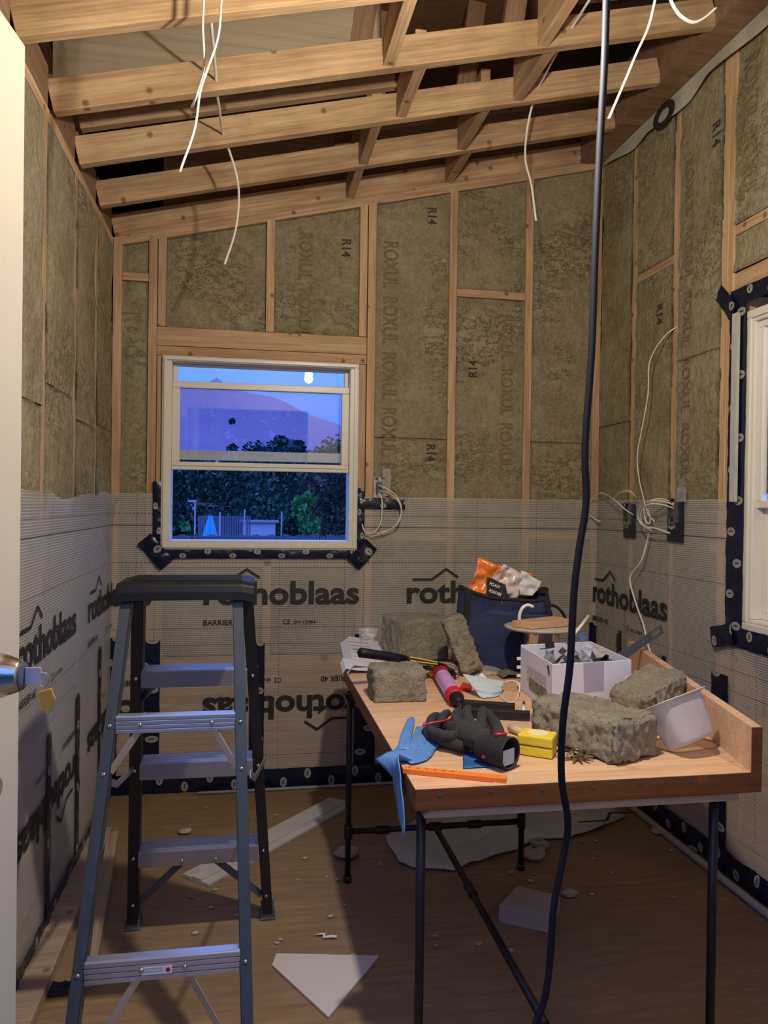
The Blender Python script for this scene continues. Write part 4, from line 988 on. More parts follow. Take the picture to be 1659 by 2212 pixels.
# clear bag and grey scrap
mb = MB(); q0 = T(1040, 1455)
mb.grid(lambda i, j: q0+Vector((-.05+.13*i, -.05+.10*j, .004+.022*math.sin(math.pi*i)*math.sin(math.pi*j)+.012*abs(nz((i, j, 0), 6)))), 18, 14)
tag(ob('clear_bag', mb, SOFTCL, smooth=True), 'small clear plastic bag in front of the navy bag', 'bag')
mb = MB(); q0 = T(1095, 1462); mb.grid(lambda i, j: q0+Vector((-.03+.075*i, -.04+.08*j, .004+.012*math.sin(math.pi*i)+.01*abs(nz((i, j, 2), 5)))), 12, 10)
tag(ob('grey_rag', mb, plain('grey_rag', (.14, .13, .12), .9, var=.3), smooth=True, solid=.002), 'crumpled grey scrap beside the white box', 'rag')
# face mask
mk = thing('face_mask', 'pale blue pleated face mask with white ear loops', 'mask', T(1055, 1510))
A = [atY(1000, 1456, 2.40), atY(1090, 1472, 2.42), atY(1078, 1513, 2.36), atY(1045, 1517, 2.33)]
def mf(i, j):
    p = A[0].lerp(A[1], i).lerp(A[3].lerp(A[2], i), j); p = p.copy(); p.y += -.03*math.sin(math.pi*i)*math.sin(math.pi*j)+.0025*math.sin(j*22); p.z = max(p.z, TZ+.003); return p
ob('panel', MB().grid(mf, 20, 24), MASKM, mk, smooth=True, solid=.0015)
ob('loop', MB().tube(smoothpath([mf(1, .05), atY(1108, 1470, 2.40), atY(1122, 1480, 2.38), T(1118, 1505, .703), T(1105, 1518, .703), T(1090, 1512, .703), mf(1, .9)]), .0022, 6), WHITE, mk, smooth=True)
ob('loop', MB().tube(smoothpath([mf(0, .05), atY(1018, 1462, 2.46), atY(1036, 1458, 2.46), mf(.35, .02)]), .0022, 6), WHITE, mk, smooth=True)
ob('nose_tab', MB().prism([atY(1030, 1468, 2.41), atY(1040, 1453, 2.42), atY(1058, 1470, 2.41)], (0, .003, 0)), WHITE, mk)
# white hardware box
bx = thing('cardboard_box', 'white cardboard box full of metal brackets on the table', 'box', T(1240, 1500))
P0, P1 = T(1165, 1527), Vector((0, 0, 0)); P1 = T(1363, 1512); P3 = T(1128, 1470)
P0 = Vector((.872, 2.115, TZ)); P1 = Vector((1.135, 2.150, TZ)); P3 = Vector((.890, 2.43, TZ)); P2 = P1+(P3-P0)
HB = .150
def wallp(a, b, h1, h2, th, name='wall'):
    n_ = Vector((-(b-a).y, (b-a).x, 0)).normalized()*th
    return ob(name, MB().prism([a, b, b+Vector((0, 0, h2)), a+Vector((0, 0, h1))], n_), BOXW, bx, bevel=.0015)
fw_ = wallp(P0, P1, HB, HB, .004, 'front_panel'); lw = wallp(P3, P0, HB-.004, HB, .004, 'side_panel'); wallp(P2, P3, HB, HB, .004, 'back_panel'); wallp(P1, P2, HB, HB, .004, 'side_panel')
ob('base', MB().prism([P0, P1, P2, P3], (0, 0, .004)), BOXW, bx)
ux = (P1-P0).normalized()
ob('clear_tape', MB().prism([P0+ux*.10+Vector((0, -.0015, HB)), P0+ux*.17+Vector((0, -.0015, HB)), P0+ux*.17+Vector((0, -.0015, .065)), P0+ux*.105+Vector((0, -.0015, .062))], (0, .0005, 0)), clear_mat('tape_film', (.5, .48, .62), .35, .2), fw_)
us = (P0-P3).normalized(); n_ = Vector((-1, -.1, 0))*.0012
def onside(a, z): return P3+us*a+Vector((0, 0, z))+n_
ob('printed_label', MB().prism([onside(.08, .10), onside(.26, .10), onside(.26, .05), onside(.08, .05)], n_*.3), plain('label_grey', (.45, .44, .45), .6, var=.4, vs=160), lw)
ob('printed_picture', MB().prism([onside(.10, .066), onside(.27, .066), onside(.27, .03), onside(.10, .03)], n_*.6), plain('label_green', (.16, .17, .10), .6, var=.8, vs=50), lw)
for zz in (.045, .095):
    ob('torn_tab', MB().box(P1+Vector((-.012, -.002, zz)), (.014, .004, .012), rot('Y', 35)), BOXW, fw_)
for q in range(4): ob('corrugation_tab', MB().box(P3+Vector((-.004, .0, .02+q*.028)), (.016, .006, .010)), WHITE, bx, bevel=.001)
# brackets in the box
def bracket(c, rx_, ry_, rz_, L, W_, mat, label):
    M = rot('Z', rz_) @ rot('Y', ry_) @ rot('X', rx_); mb = MB()
    for bx_ in ((0, 0, 0), ): pass
    n = 5
    for i in range(n):
        wv = W_*(1 if i % 2 else .72); mb.box(Vector(c)+M @ Vector((-L/2+L*(i+.5)/n, 0, 0)), (L/n*1.02, wv, .0022), M)
    mb.box(Vector(c)+M @ Vector((L/2, 0, W_*.28)), (.0022, W_, W_*.6), M)
    o = ob('bracket', mb, mat, bevel=.0004)
    return o
lbls = ['framing bracket in the white box']
cen = (P0+P1+P2+P3)/4
BM = [STEEL, plain('blue_zinc', (.20, .38, .70), .25, metal=.7), plain('olive_zinc', (.30, .28, .14), .3, metal=.7), plain('dark_zinc', (.05, .065, .07), .3, metal=.6)]
for q in range(26):
    a_, b_ = random.uniform(.12, .86), random.uniform(.08, .9); c = P0.lerp(P1, a_).lerp(P3.lerp(P2, a_), b_)+Vector((0, 0, random.uniform(.085, .145)))
    m_ = random.choice(BM); o = bracket(c, random.uniform(-70, 70), random.uniform(-45, 45), random.uniform(0, 180), random.uniform(.05, .085), random.uniform(.022, .04), m_, '')
    tag(o, 'small metal framing bracket heaped in the white cardboard box', 'bracket', 'metal brackets in the white box')
pz = atY(1262, 1375, 2.45); tag(ob('hanger_plate', MB().prism([atY(1250, 1362, 2.40), atY(1271, 1378, 2.40), atY(1262, 1385, 2.40), atY(1252, 1384, 2.40)], (0, .003, 0)), BM[1]), 'bright blue-tinted metal plate sticking up from the white box', 'plate')
tag(ob('parts_bag', crumple('x', [(1255, 1425), (1262, 1382), (1295, 1395), (1310, 1428)], 2.33, None, None, .03, 2).data and MB().grid(lambda i, j: atY(1252+55*i, 1428-42*j+14*i*j, 2.34)+Vector((0, .03*math.sin(i*3)+.012*nz((i*3, j*3, 1), 2), 0)), 16, 12), SOFTCL, smooth=True), 'clear plastic parts bag on top of the brackets', 'bag')
for o in [o for o in bpy.data.objects if o.name.startswith('x')]: bpy.data.objects.remove(o)
tag(board('wood_shim', atY(1300, 1430, 2.35), atY(1308, 1408, 2.37), .03, .022, KRAFT), 'orange wood chip in the right of the white box', 'shim')
# grey strap
s0_, s1_ = atY(1328, 1428, 2.45), atY(1430, 1358, 2.55); M = frame_M(s0_, s1_, up=(0, -1, 0)); L = (s1_-s0_).length; mb = MB(); hw_ = .0155
for a_, b_ in ((-.5, .06), (.13, .27), (.46, .5)): mb.box((L*(a_+b_)/2, 0, 0), (L*(b_-a_), hw_*2, .004))
for a_, b_, y_ in ((.06, .13, .009), (.06, .13, -.009), (.27, .46, .0115), (.27, .46, -.0115)): mb.box((L*(a_+b_)/2, y_, 0), (L*(b_-a_)+.002, (hw_-abs(y_))*2, .004))
tag(ob('metal_strap', mb, GREYM, M=M, bevel=.001), 'dark grey slotted steel strap leaning out of the white box', 'strap')
# tin with lid plate, plywood offcut on it
tc_ = Vector((atY(1200, 1385, 2.68).x, 2.72, 0)); zt2 = .885
tin = thing('paint_tin', 'metal tin with a wide round lid behind the white box', 'tin', (1.016, 2.58, TZ))
ob('can', MB().lathe([(.062, TZ+.001), (.062, zt2-.012), (.064, zt2-.008)], (1.02, 2.58, 0), None, 32), CHROME, tin, smooth=True)
ob('lid', MB().lathe([(.0, zt2-.010), (.120, zt2-.008), (.126, zt2-.001), (.122, zt2+.002), (.0, zt2+.001)], (1.016, 2.58, 0), None, 48, cap=False), plain('cream_plate', (.45, .40, .32), .4), tin, smooth=True)
q = [atY(1108, 1352, 2.65), atY(1150, 1360, 2.60), atY(1250, 1340, 2.66), atY(1210, 1332, 2.76)]
tag(ob('plywood_offcut', MB().prism([Vector((p.x, p.y, zt2+.003)) for p in (Vector((.905, 2.56, 0)), Vector((.955, 2.50, 0)), Vector((1.13, 2.56, 0)), Vector((1.10, 2.66, 0)))], (0, 0, .022)), KRAFT, bevel=.002), 'thin wooden offcut lying on the round tin lid', 'board')
tag(ob('bent_tube', MB().tube(smoothpath([atY(1123, 1345, 2.62), atY(1122, 1330, 2.62), atY(1128, 1314, 2.62), atY(1140, 1307, 2.62), atY(1152, 1311, 2.62)]), .006, 10), CABLE, smooth=True), 'white bent plastic tube standing before the navy bag', 'tube')
tag(ob('cable_offcut', MB().tube([atY(1238, 1372, 2.45), atY(1256, 1350, 2.50), atY(1271, 1330, 2.54)], .006, 8, flat=.6), CABLE, smooth=True), 'straight white cable offcut sticking up behind the white box', 'cable')
# plastic tub lying on its side
tub = thing('plastic_tub', 'frosted plastic tub tipped over at the right edge of the table', 'tub', T(1470, 1610))
oc = atY(1450, 1548, 1.79); ba = atY(1500, 1600, 1.765)
u_ = Vector((.80, .28, .30)).normalized(); axb = Vector((.28, -.42, -.86)).normalized(); u_ = (u_-axb*u_.dot(axb)).normalized(); v_ = axb.cross(u_)
def tubf(i, j):
    a = 2*math.pi*i; k = .5; cx_ = math.copysign(abs(math.cos(a))**k, math.cos(a)); sy = math.copysign(abs(math.sin(a))**k, math.sin(a)); w = .062-.014*j
    return oc+u_*(cx_*w*1.1)+v_*(sy*w*.92)+axb*(.105*j)
mb = MB().grid(tubf, 48, 10)
ob('body', mb, FROST, tub, smooth=True, solid=.0012)
ob('base', MB().poly([tubf(i/48, 1) for i in range(48)]), FROST, tub)
rim = MB(); rim.grid(lambda i, j: tubf(i, 0)+(tubf(i, 0)-oc)*(.20*j)-axb*(.004*(j > .5)), 48, 2); ob('rim', rim, plain('frost_rim', (.62, .60, .58), .4), tub, smooth=True, solid=.0015)
e_ = oc+axb*.106+u_*.012+v_*.0; ob('recycling_mark', MB().prism([e_+u_*.0+v_*0, e_+u_*.014, e_+u_*.014+v_*.012, e_+v_*.012], axb*.0006), plain('brown_mark', (.25, .12, .10), .6), tub)
lowz = min(tubf(i/20, j/4).z for i in range(20) for j in range(5))
tub.location.z += (TZ+.002-lowz)
# measuring tape (yellow)
tm = thing('tape_measure', 'yellow square tape measure beside the black gloves', 'tape measure', T(1150, 1630))
q = [T(1112, 1628), T(1186, 1650), T(1189, 1622), T(1120, 1600)]
q = [Vector((.652, 1.795, 0)), Vector((.722, 1.745, 0)), Vector((.757, 1.800, 0)), Vector((.690, 1.850, 0))]
ob('case', MB().prism([p+Vector((0, 0, TZ+.001)) for p in q], (0, 0, .024)), YELLOW, tm, bevel=.004); ob('case', MB().prism([p*.999+Vector((0, 0, TZ+.027)) for p in q], (0, 0, .024)), YELLOW, tm, bevel=.004)
cq = sum(q, Vector())/4; ob('label_disc', MB().lathe([(.026, 0), (.026, .001), (0, .0012)], cq+Vector((0, 0, TZ+.051)), None, 28, cap=False), plain('cream_label', (.80, .72, .40), .5), tm)
tag(ob('cork_plug', MB().tube([T(1102, 1572, .712), T(1128, 1582, .712)], .010, 12), plain('cork', (.62, .48, .32), .7), smooth=True), 'small pale cork plug behind the tape measure', 'plug')
# orange level
o0, o1 = T(872, 1668), T(1094, 1690); M = frame_M(o0+Vector((0, 0, .006)), o1+Vector((0, 0, .006)))
lv = tag(ob('marking_gauge', MB().box((0, 0, 0), ((o1-o0).length, .022, .011)), ORANGE, M=M, bevel=.001), 'flat orange plastic ruler at the front left table corner', 'ruler')
for q in range(6):
    t = .06+q*.085; c = o0.lerp(o1, t)+Vector((0, .002, .0118)); ob('slot', MB().box(c, (.007, .003, .0006), rot('Z', -30)), plain('dark_slot', (.25, .06, .01), .6), lv)
# gloves
def finger_glove(root_, label, name, mat, palm_pts, fingers, cuff=None):
    pass
def blobtube(pts, rs, n=14, flat=.8): return MB().tube(smoothpath(pts, 4), [rs[min(int(i/4), len(rs)-2)]+(rs[min(int(i/4), len(rs)-2)+1]-rs[min(int(i/4), len(rs)-2)])*((i % 4)/4) if i < 4*(len(rs)-1) else rs[-1] for i in range(4*(len(pts)-1)+1)], n, flat=flat)
def remesh(o, vs=.003):
    m = o.modifiers.new('remesh', 'REMESH'); m.mode = 'VOXEL'; m.voxel_size = vs; m.use_smooth_shade = True
    s = o.modifiers.new('smooth', 'SMOOTH'); s.iterations = 4; s.factor = .6
gl = thing('work_glove', 'black work glove with open cuff and red trim, lying on top', 'glove', T(1040, 1620))
g = lambda u, v, z: onp(u, v, 2, z)
mb = blobtube([g(1052, 1600, .742), g(1040, 1596, .745), g(1020, 1590, .742), g(990, 1575, .738)], [.034, .034, .038, .034], 20, .8)
for pts, rs in (([g(985, 1590, .742), g(950, 1588, .738), g(930, 1575, .728), g(950, 1560, .716)], [.014, .0135, .013, .011]),
                ([g(1000, 1575, .75), g(985, 1558, .75), g(985, 1545, .745), g(990, 1535, .735)], [.015, .014, .0135, .011]),
                ([g(1020, 1572, .755), g(1010, 1550, .757), g(1008, 1538, .75), g(1012, 1530, .738)], [.015, .0145, .0135, .011]),
                ([g(1040, 1578, .752), g(1040, 1555, .752), g(1042, 1540, .745), g(1044, 1532, .734)], [.014, .014, .013, .011]),
                ([g(1075, 1600, .74), g(1075, 1575, .735), g(1060, 1550, .728), g(1050, 1538, .722)], [.017, .016, .0145, .012])):
    mb.add(blobtube(pts, rs, 12, 1))
for v in mb.v: v.z = max(v.z, TZ+.004); v += Vector((1, 1, 1))*.0015*nz(v, 60)
gb_ = ob('hand_shell', mb, GREYF, gl, smooth=True); remesh(gb_, .0025)
cf = g(1080, 1622, .738); cdir = (g(1100, 1632, .740)-g(1060, 1605, .742)).normalized()
cdir = Vector((.55, -.80, .05)).normalized()
ob('cuff', MB().lathe([(.028, -.055), (.033, -.03), (.035, -.005), (.037, .028), (.036, .030), (.034, .026), (.031, -.03), (.001, -.031)], cf, cdir.to_track_quat('Z', 'Y').to_matrix(), 32, cap=False), BLACKF, gl, smooth=True)
ob('care_label', MB().grid(lambda i, j: cf+cdir*.0245+Vector((.8, .55, 0))*(.044*(i-.5))+Vector((0, 0, -.028+.036*j))-cdir*.0*i, 4, 4), MASKM, gl, solid=.001)
ob('cuff_rim', MB().tube([cf+cdir*.029+Vector((.8, .55, 0))*(.0355*math.cos(t))+Vector((0, 0, .0355*math.sin(t))) for t in [i*math.pi/16 for i in range(32)]], .0022, 8, closed=True), GREYF, gl, smooth=True)
for dz, du in ((.038, .0), (-.012, -.03)): ob('red_trim', MB().tube([cf+Vector((-.012+du, 0, dz)), cf+Vector((.016+du, .004, dz-.001))], .004, 8), RED, gl, smooth=True)
gl2 = thing('work_glove', 'second black work glove lying folded beneath the first, red piping', 'glove', T(940, 1590))
mb = blobtube([g(1010, 1610, .725), g(975, 1600, .724), g(945, 1590, .722), g(925, 1578, .718)], [.022, .026, .026, .02], 16, .7)
for pts, rs in (([g(935, 1572, .73), g(930, 1560, .732), g(935, 1550, .73), g(945, 1545, .722)], [.013, .013, .012, .010]), ([g(955, 1568, .735), g(955, 1552, .738), g(962, 1543, .732), g(968, 1540, .722)], [.013, .013, .012, .010])):
    mb.add(blobtube(pts, rs, 12, 1))
for v in mb.v: v.z = max(v.z, TZ+.003); v += Vector((1, 1, 1))*.0015*nz(v, 60, 4)
o = ob('hand_shell', mb, GREYF, gl2, smooth=True); remesh(o, .0025)
ob('red_piping', MB().tube(smoothpath([g(912, 1568, .738), g(930, 1562, .745), g(955, 1558, .748), g(975, 1553, .745)]), .0025, 8), RED, gl2, smooth=True)
# blue nitrile glove over the edge
ng = thing('nitrile_glove', 'limp blue nitrile glove hanging over the left table edge', 'glove', T(880, 1600))
def limp(path, ws, name='glove_skin', nv=10, amp=.003):
    P = smoothpath(path, 6); n = len(P)
    def fn(i, j):
        q = min(int(i*(n-1)), n-2); f = i*(n-1)-q; p = P[q].lerp(P[q+1], f); t = (P[q+1]-P[q]).normalized()
        k = i*(len(ws)-1); a = int(min(k, len(ws)-2)); w = ws[a]+(ws[a+1]-ws[a])*(k-a)
        side = t.cross(nrm(p)); side.normalize(); r = p+side*w*(j-.5)*2 + nrm(p)*(.003*(1-abs(2*j-1))+amp*abs(nz(p+side*w*(j-.5)*2, 30)))
        return r
    return MB().grid(fn, 24, nv)
def nrm(p): return Vector((0, 0, 1)) if p.z > TZ-.001 and p.x > .352 else Vector((-1, 0, 0))
mb = limp([T(935, 1600, .706), T(905, 1612, .706), T(885, 1632, .705), Vector((.353, 1.79, .700)), Vector((.349, 1.74, .66)), Vector((.346, 1.68, .62)), Vector((.345, 1.645, .585))], [.035, .045, .05, .05, .045, .03, .008])
mb.add(limp([T(905, 1612, .708), T(915, 1585, .710), T(922, 1562, .707)], [.014, .012, .009], nv=6))
mb.add(limp([T(872, 1620, .707), T(878, 1588, .712), T(886, 1562, .709), T(889, 1552, .706)], [.016, .014, .012, .007], nv=6))
mb.add(limp([T(890, 1615, .707), T(900, 1592, .710), T(906, 1572, .707)], [.012, .010, .008], nv=6))
ob('glove_skin', mb, NITR, ng, smooth=True, solid=.002)
mb = MB(); q0 = T(1055, 1640)
mb.grid(lambda i, j: T(1000+110*i, 1628+32*j-6*i, TZ+.002)+Vector((0, 0, .004*abs(nz((i*2, j*2, 3), 3)))), 14, 6)
tag(ob('blue_wrapper', mb, BLUEC, smooth=True, solid=.001), 'blue plastic wrapper under the black glove cuff', 'wrapper')
# keys
kb = thing('key_bunch', 'bunch of brass and steel keys before the large wool block', 'keys', T(1240, 1650))
kc0 = T(1248, 1640)
for q in range(6):
    an = math.radians(195+q*30+random.uniform(-8, 8)); L_ = random.uniform(.036, .048); c = kc0+Vector((.0, 0, .004+.002*q)); e_ = Vector((math.cos(an), math.sin(an)*1.0, 0))
    m_ = GOLD if q % 3 != 1 else STEEL; s_ = Vector((-e_.y, e_.x, 0)); w_ = .0052
    h = ob('key_blade', MB().prism([c+e_*.012-s_*w_, c+e_*L_-s_*w_*.6, c+e_*L_+s_*w_*.6, c+e_*.012+s_*w_], (0, 0, .002)), m_, kb)
    ob('key_bow', MB().lathe([(.009, 0), (.009, .002), (0, .002)], c+e_*.010, None, 12), m_, h)
ob('split_ring', MB().tube([kc0+Vector((.012*math.cos(t), .012*math.sin(t)+.008, .018)) for t in [i*math.pi/10 for i in range(20)]], .0014, 6, closed=True), CHROME, kb, smooth=True)
ob('fob', MB().box(kc0+Vector((.055, .012, .010)), (.05, .026, .014), rot('Z', -25)), BLACKP, kb, bevel=.005)
for q in range(9):
    c = kc0+Vector((-.05+.012*q, .022+.008*math.sin(q*2), .006)); ob('chain_link', MB().tube([c+Vector((.006*math.cos(t), .004*math.sin(t), .003*math.sin(t+q))) for t in [i*math.pi/5 for i in range(10)]], .0012, 5, closed=True), CHROME if q % 2 else STEEL, kb, smooth=True)
ob('lanyard', MB().tube(smoothpath([T(1192, 1612, .705), T(1200, 1622, .703), T(1225, 1622, .703), T(1248, 1628, .705)]), .004, 6), BLACKF, kb, smooth=True)

# ------------------------------------------------------------------ wires
def wire(pts, label, r=.0048, flat=.65, mat=CABLE, name='cable', cat='cable', par=None):
    o = ob(name, MB().tube(smoothpath(pts), r, 8, flat=flat), mat, par, smooth=True)
    return tag(o, label, cat) if par is None else o
Y = 2.02
wire([atY(*q, Y) for q in ((440, -60), (440, 0), (438, 60), (441, 130), (434, 180), (414, 233))], 'shorter of the two white cables hanging at the upper left')
wire([atY(*q, Y-.02) for q in ((480, -60), (478, 0), (471, 80), (446, 155), (432, 200), (420, 280), (388, 372))], 'longer of the two white cables hanging at the upper left')
wire([atY(450, -20, 2.1), atY(456, 50, 2.2), atY(467, 172, 2.48), atY(470, 210, 2.56), atY(482, 290, 2.85), atY(495, 325, 2.92), atY(511, 380, 2.97), atY(516, 430, 2.97), atY(508, 500, 2.96), atY(485, 571, 2.93)], 'white cable threaded through the rafters and hanging above the back window')
wire([atY(1300, -40, 2.25), atY(1270, 5, 2.33), atY(1237, 58, 2.48), atY(1205, 110, 2.6), atY(1165, 186, 2.85), atY(1151, 222, 2.93), atY(1138, 285, 2.98), atY(1135, 345, 2.98), atY(1148, 400, 2.97), atY(1158, 477, 2.95)], 'white cable threaded through the right rafters, hanging to a kinked end')
Y = 1.85
wire([atY(*q, Y) for q in ((1425, -50), (1415, 0), (1400, 60), (1375, 115), (1350, 175), (1315, 256))], 'straight white cable hanging at the upper right', r=.0052)
wire([atY(*q, Y+.02) for q in ((1445, -20), (1451, 5), (1468, 32), (1495, 48), (1520, 40), (1547, 17))], 'white cable curling up to a cut end at the top right', r=.0055)
def rw(u, v, d=.045): return onp(u, v, 0, XR-d)
wire([rw(1461, 707, .0), rw(1440, 722, .03), rw(1415, 755, .06), rw(1402, 790, .07), rw(1400, 850, .07), rw(1388, 920, .07), rw(1377, 980, .07), rw(1380, 1030, .07), rw(1390, 1075, .07), rw(1400, 1110, .07), rw(1414, 1127, .06)], 'long white cable looping down the right wall from a stud', r=.004)
wire([rw(1403, 1145, .05), rw(1398, 1170, .04), rw(1385, 1212, .05), rw(1364, 1240, .06), rw(1362, 1262, .06), rw(1376, 1310, .06), rw(1390, 1350, .06), rw(1402, 1400, .06), rw(1417, 1432, .05)], 'white cable hanging over the printed barrier to a loose end', r=.004)
cordp = [(1312, -60, 1.38), (1310, 0, 1.40), (1305, 150, 1.42), (1295, 330, 1.44), (1285, 560, 1.45), (1278, 760, 1.45), (1264, 960, 1.45), (1266, 1085, 1.45), (1252, 1180, 1.45), (1240, 1280, 1.45), (1231, 1440, 1.45), (1216, 1560, 1.46), (1213, 1680, 1.48), (1227, 1778, 1.50), (1215, 1860, 1.50), (1196, 1960, 1.50), (1190, 2050, 1.50), (1178, 2150, 1.50), (1150, 2230, 1.50)]
cp = [atY(*q) for q in cordp]; cp += [cp[-1]+Vector((-.05, .0, -.14)), cp[-1]+Vector((-.06, -.04, -.27)), Vector((cp[-1].x-.14, 1.40, .008)), Vector((cp[-1].x-.35, 1.2, .008))]
wire(cp, 'long black power cord hanging from the ceiling in front of the table', r=.0072, flat=1, mat=CORD, name='power_cord', cat='cord')

# ------------------------------------------------------------------ outlet boxes
def outlet(side, px, label, loops, d=.03):
    f = (lambda u, v, dd: onp(u, v, 0, XR-dd)) if side == 'right' else (lambda u, v, dd: onp(u, v, 1, YB-dd))
    p = f(*px, 0); s = p.y if side == 'right' else p.x
    t = thing('outlet_box', label, 'electrical box', Wl(side, s, p.z, 0)); Mx = rot('Z', 90) if side == 'right' else Matrix.Identity(3)
    def wb(c, size, name, mat, **k):
        q = Wl(side, s+c[0], p.z+c[1], c[2]); return ob(name, MB().box(q, (size[0], size[2], size[1]), Mx), mat, t, **k)
    mb = MB(); h, w = .095, .052
    for c, sz in (((0, h/2), (w, .002)), ((0, -h/2), (w, .002)), ((w/2, 0), (.002, h)), ((-w/2, 0), (.002, h))): mb.box(Wl(side, s+c[0], p.z+c[1], .008+d/2), (sz[0], d, sz[1]), Mx)
    mb.box(Wl(side, s, p.z, .003), (w, .002, h), Mx); ob('housing', mb, STEEL, t)
    for e in (-1, 1): wb((0, e*.038, d+.010), (.012, .012, .004), 'ear', CHROME)
    wb((0.002, 0, d*.8), (.026, .05, .006), 'clamp', GREYM)
    for pts in loops: wire([f(*q) for q in pts], None, r=.0032, flat=.8, par=t, name='wire_tail')
    return t
outlet('back', (817, 1053), 'metal electrical box on the stud right of the back window', [
    [(815, 1050, .02), (822, 1050, .05), (850, 1065, .07), (867, 1095, .08), (860, 1130, .07), (830, 1150, .05), (800, 1160, .03)],
    [(817, 1060, .02), (840, 1065, .05), (862, 1085, .08), (866, 1110, .08), (850, 1140, .06), (812, 1152, .04)],
    [(816, 1062, .02), (825, 1080, .05), (822, 1130, .06), (805, 1150, .05), (788, 1148, .04), (782, 1132, .03)]], d=.03)
tag(ob('plastic_flap', MB().grid(lambda i, j: onp(826+18*i, 1012+60*j, 1, YB-.03+.006*math.sin(i*4+j*3)), 6, 8), FROST, smooth=True), 'grey plastic flap beside the box by the back window', 'flap')
outlet('right', (1368, 1110), 'left of the two metal boxes on the right wall', [
    [(1368, 1112, .02), (1350, 1100, .05), (1330, 1082, .07), (1300, 1065, .05), (1278, 1080, .05), (1270, 1105, .05), (1283, 1120, .04), (1297, 1127, .03)],
    [(1325, 1085, .06), (1330, 1072, .07), (1345, 1062, .08), (1362, 1062, .07), (1375, 1075, .04)]])
outlet('right', (1467, 1103), 'right of the two metal boxes on the right wall', [
    [(1462, 1095, .02), (1440, 1085, .05), (1410, 1082, .09), (1388, 1090, .09), (1378, 1115, .08), (1388, 1135, .07), (1400, 1142, .06), (1412, 1150, .05)],
    [(1462, 1100, .02), (1430, 1090, .06), (1400, 1090, .10), (1384, 1110, .10), (1390, 1135, .08), (1420, 1142, .07), (1447, 1152, .05)],
    [(1460, 1090, .02), (1432, 1078, .05), (1405, 1082, .08), (1392, 1100, .08), (1395, 1125, .07), (1404, 1130, .06), (1402, 1108, .06), (1398, 1098, .05)]])
for s0, s1, l in ((3.36, 3.27, 'left metal box on the right wall'), (2.97, 2.82, 'right metal box on the right wall')):
    a_ = onp(1368, 1120, 0, XR) if s0 > 3 else onp(1468, 1118, 0, XR)
    zc = a_.z; hh = .13 if s0 > 3 else .155; sc_ = a_.y
    tape('right', sc_, zc+hh/2+.0, sc_, zc-hh/2-.02, (.11 if s0 > 3 else .12), 'square navy tape patch behind the '+l, d=.019, crinkle=.002, seed=s0)
tag(ob('plastic_flap', MB().grid(lambda i, j: onp(1462+20*i, 1052+32*j, 0, XR-.03+.005*math.sin(i*4+j*3)), 6, 8), FROST, smooth=True), 'grey plastic flap above the right metal box of the right wall', 'flap')
for i, (u, v) in enumerate(((1303, 680), (1303, 812), (1428, 77), (1402, 190))): pass

# ------------------------------------------------------------------ bulb
bt = thing('work_bulb', 'lit bare bulb hanging from the rafters', 'lamp', BULB+Vector((0, 0, .05)))
m, nt, bs, out = newmat('lit_bulb_glass'); em = nt.nodes.new('ShaderNodeEmission'); em.inputs[0].default_value = (1, .9, .72, 1); em.inputs[1].default_value = 60; nt.links.new(em.outputs[0], out.inputs[0])
bo = ob('bulb', MB().lathe([(.0, -.030), (.015, -.026), (.027, -.010), (.030, .004), (.024, .022), (.014, .040), (.013, .052)], BULB, None, 24, cap=False), m, bt, smooth=True); bo.visible_shadow = True
ld.use_shadow = True
ob('lamp_holder', MB().lathe([(.016, .050), (.019, .055), (.019, .095), (.008, .105)], BULB, None, 20), BLACKP, bt, smooth=True)
ob('lamp_cord', MB().tube([BULB+Vector((0, 0, .10)), Vector((BULB.x, BULB.y-.03, zr(BULB.x)+.01))], .004, 8), CORD, bt)
lo.parent = bt; lo.matrix_parent_inverse = world_of(bt).inverted(); lo.location = BULB+Vector((0, 0, -.035))

# ------------------------------------------------------------------ outdoors
GRND = plain('dusk_lawn', (.05, .09, .05), .9, var=.4, vs=2)
tag(ob('lawn', MB().box((0, 60, -.62), (160, 112.4, .04)).box((0, -13, -.62), (160, 26, .04)), GRND), 'dark lawn beyond the back window', 'lawn', kind='structure')
def far(u, v, y): return atY(u, v, y)
mt = MB(); prof = [(-200, 830), (330, 815), (400, 824), (440, 826), (468, 812), (490, 826), (540, 848), (600, 870), (680, 900), (760, 930), (900, 950), (1200, 960), (1900, 985)]
def mtf(i, j):
    q = i*(len(prof)-1); a = int(min(q, len(prof)-2)); f = q-a; u = prof[a][0]+(prof[a+1][0]-prof[a][0])*f; v = prof[a][1]+(prof[a+1][1]-prof[a][1])*f
    top = far(u, v, 1500); base = far(u, 1110, 1000); p = base.lerp(top, j); p = p.copy(); p.z += 10*nz(p, .012)*j; p.y += 60*nz(p, .004); return p
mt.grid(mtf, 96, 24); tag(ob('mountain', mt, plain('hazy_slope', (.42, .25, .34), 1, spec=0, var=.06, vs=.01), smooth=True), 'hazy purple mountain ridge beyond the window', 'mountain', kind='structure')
def leafmat(n, c): return plain(n, c, .8, spec=.15, var=.5, vs=3)
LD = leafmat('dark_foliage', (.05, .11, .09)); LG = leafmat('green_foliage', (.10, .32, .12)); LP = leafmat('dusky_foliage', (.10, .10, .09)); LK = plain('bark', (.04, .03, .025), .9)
ZG = -.6
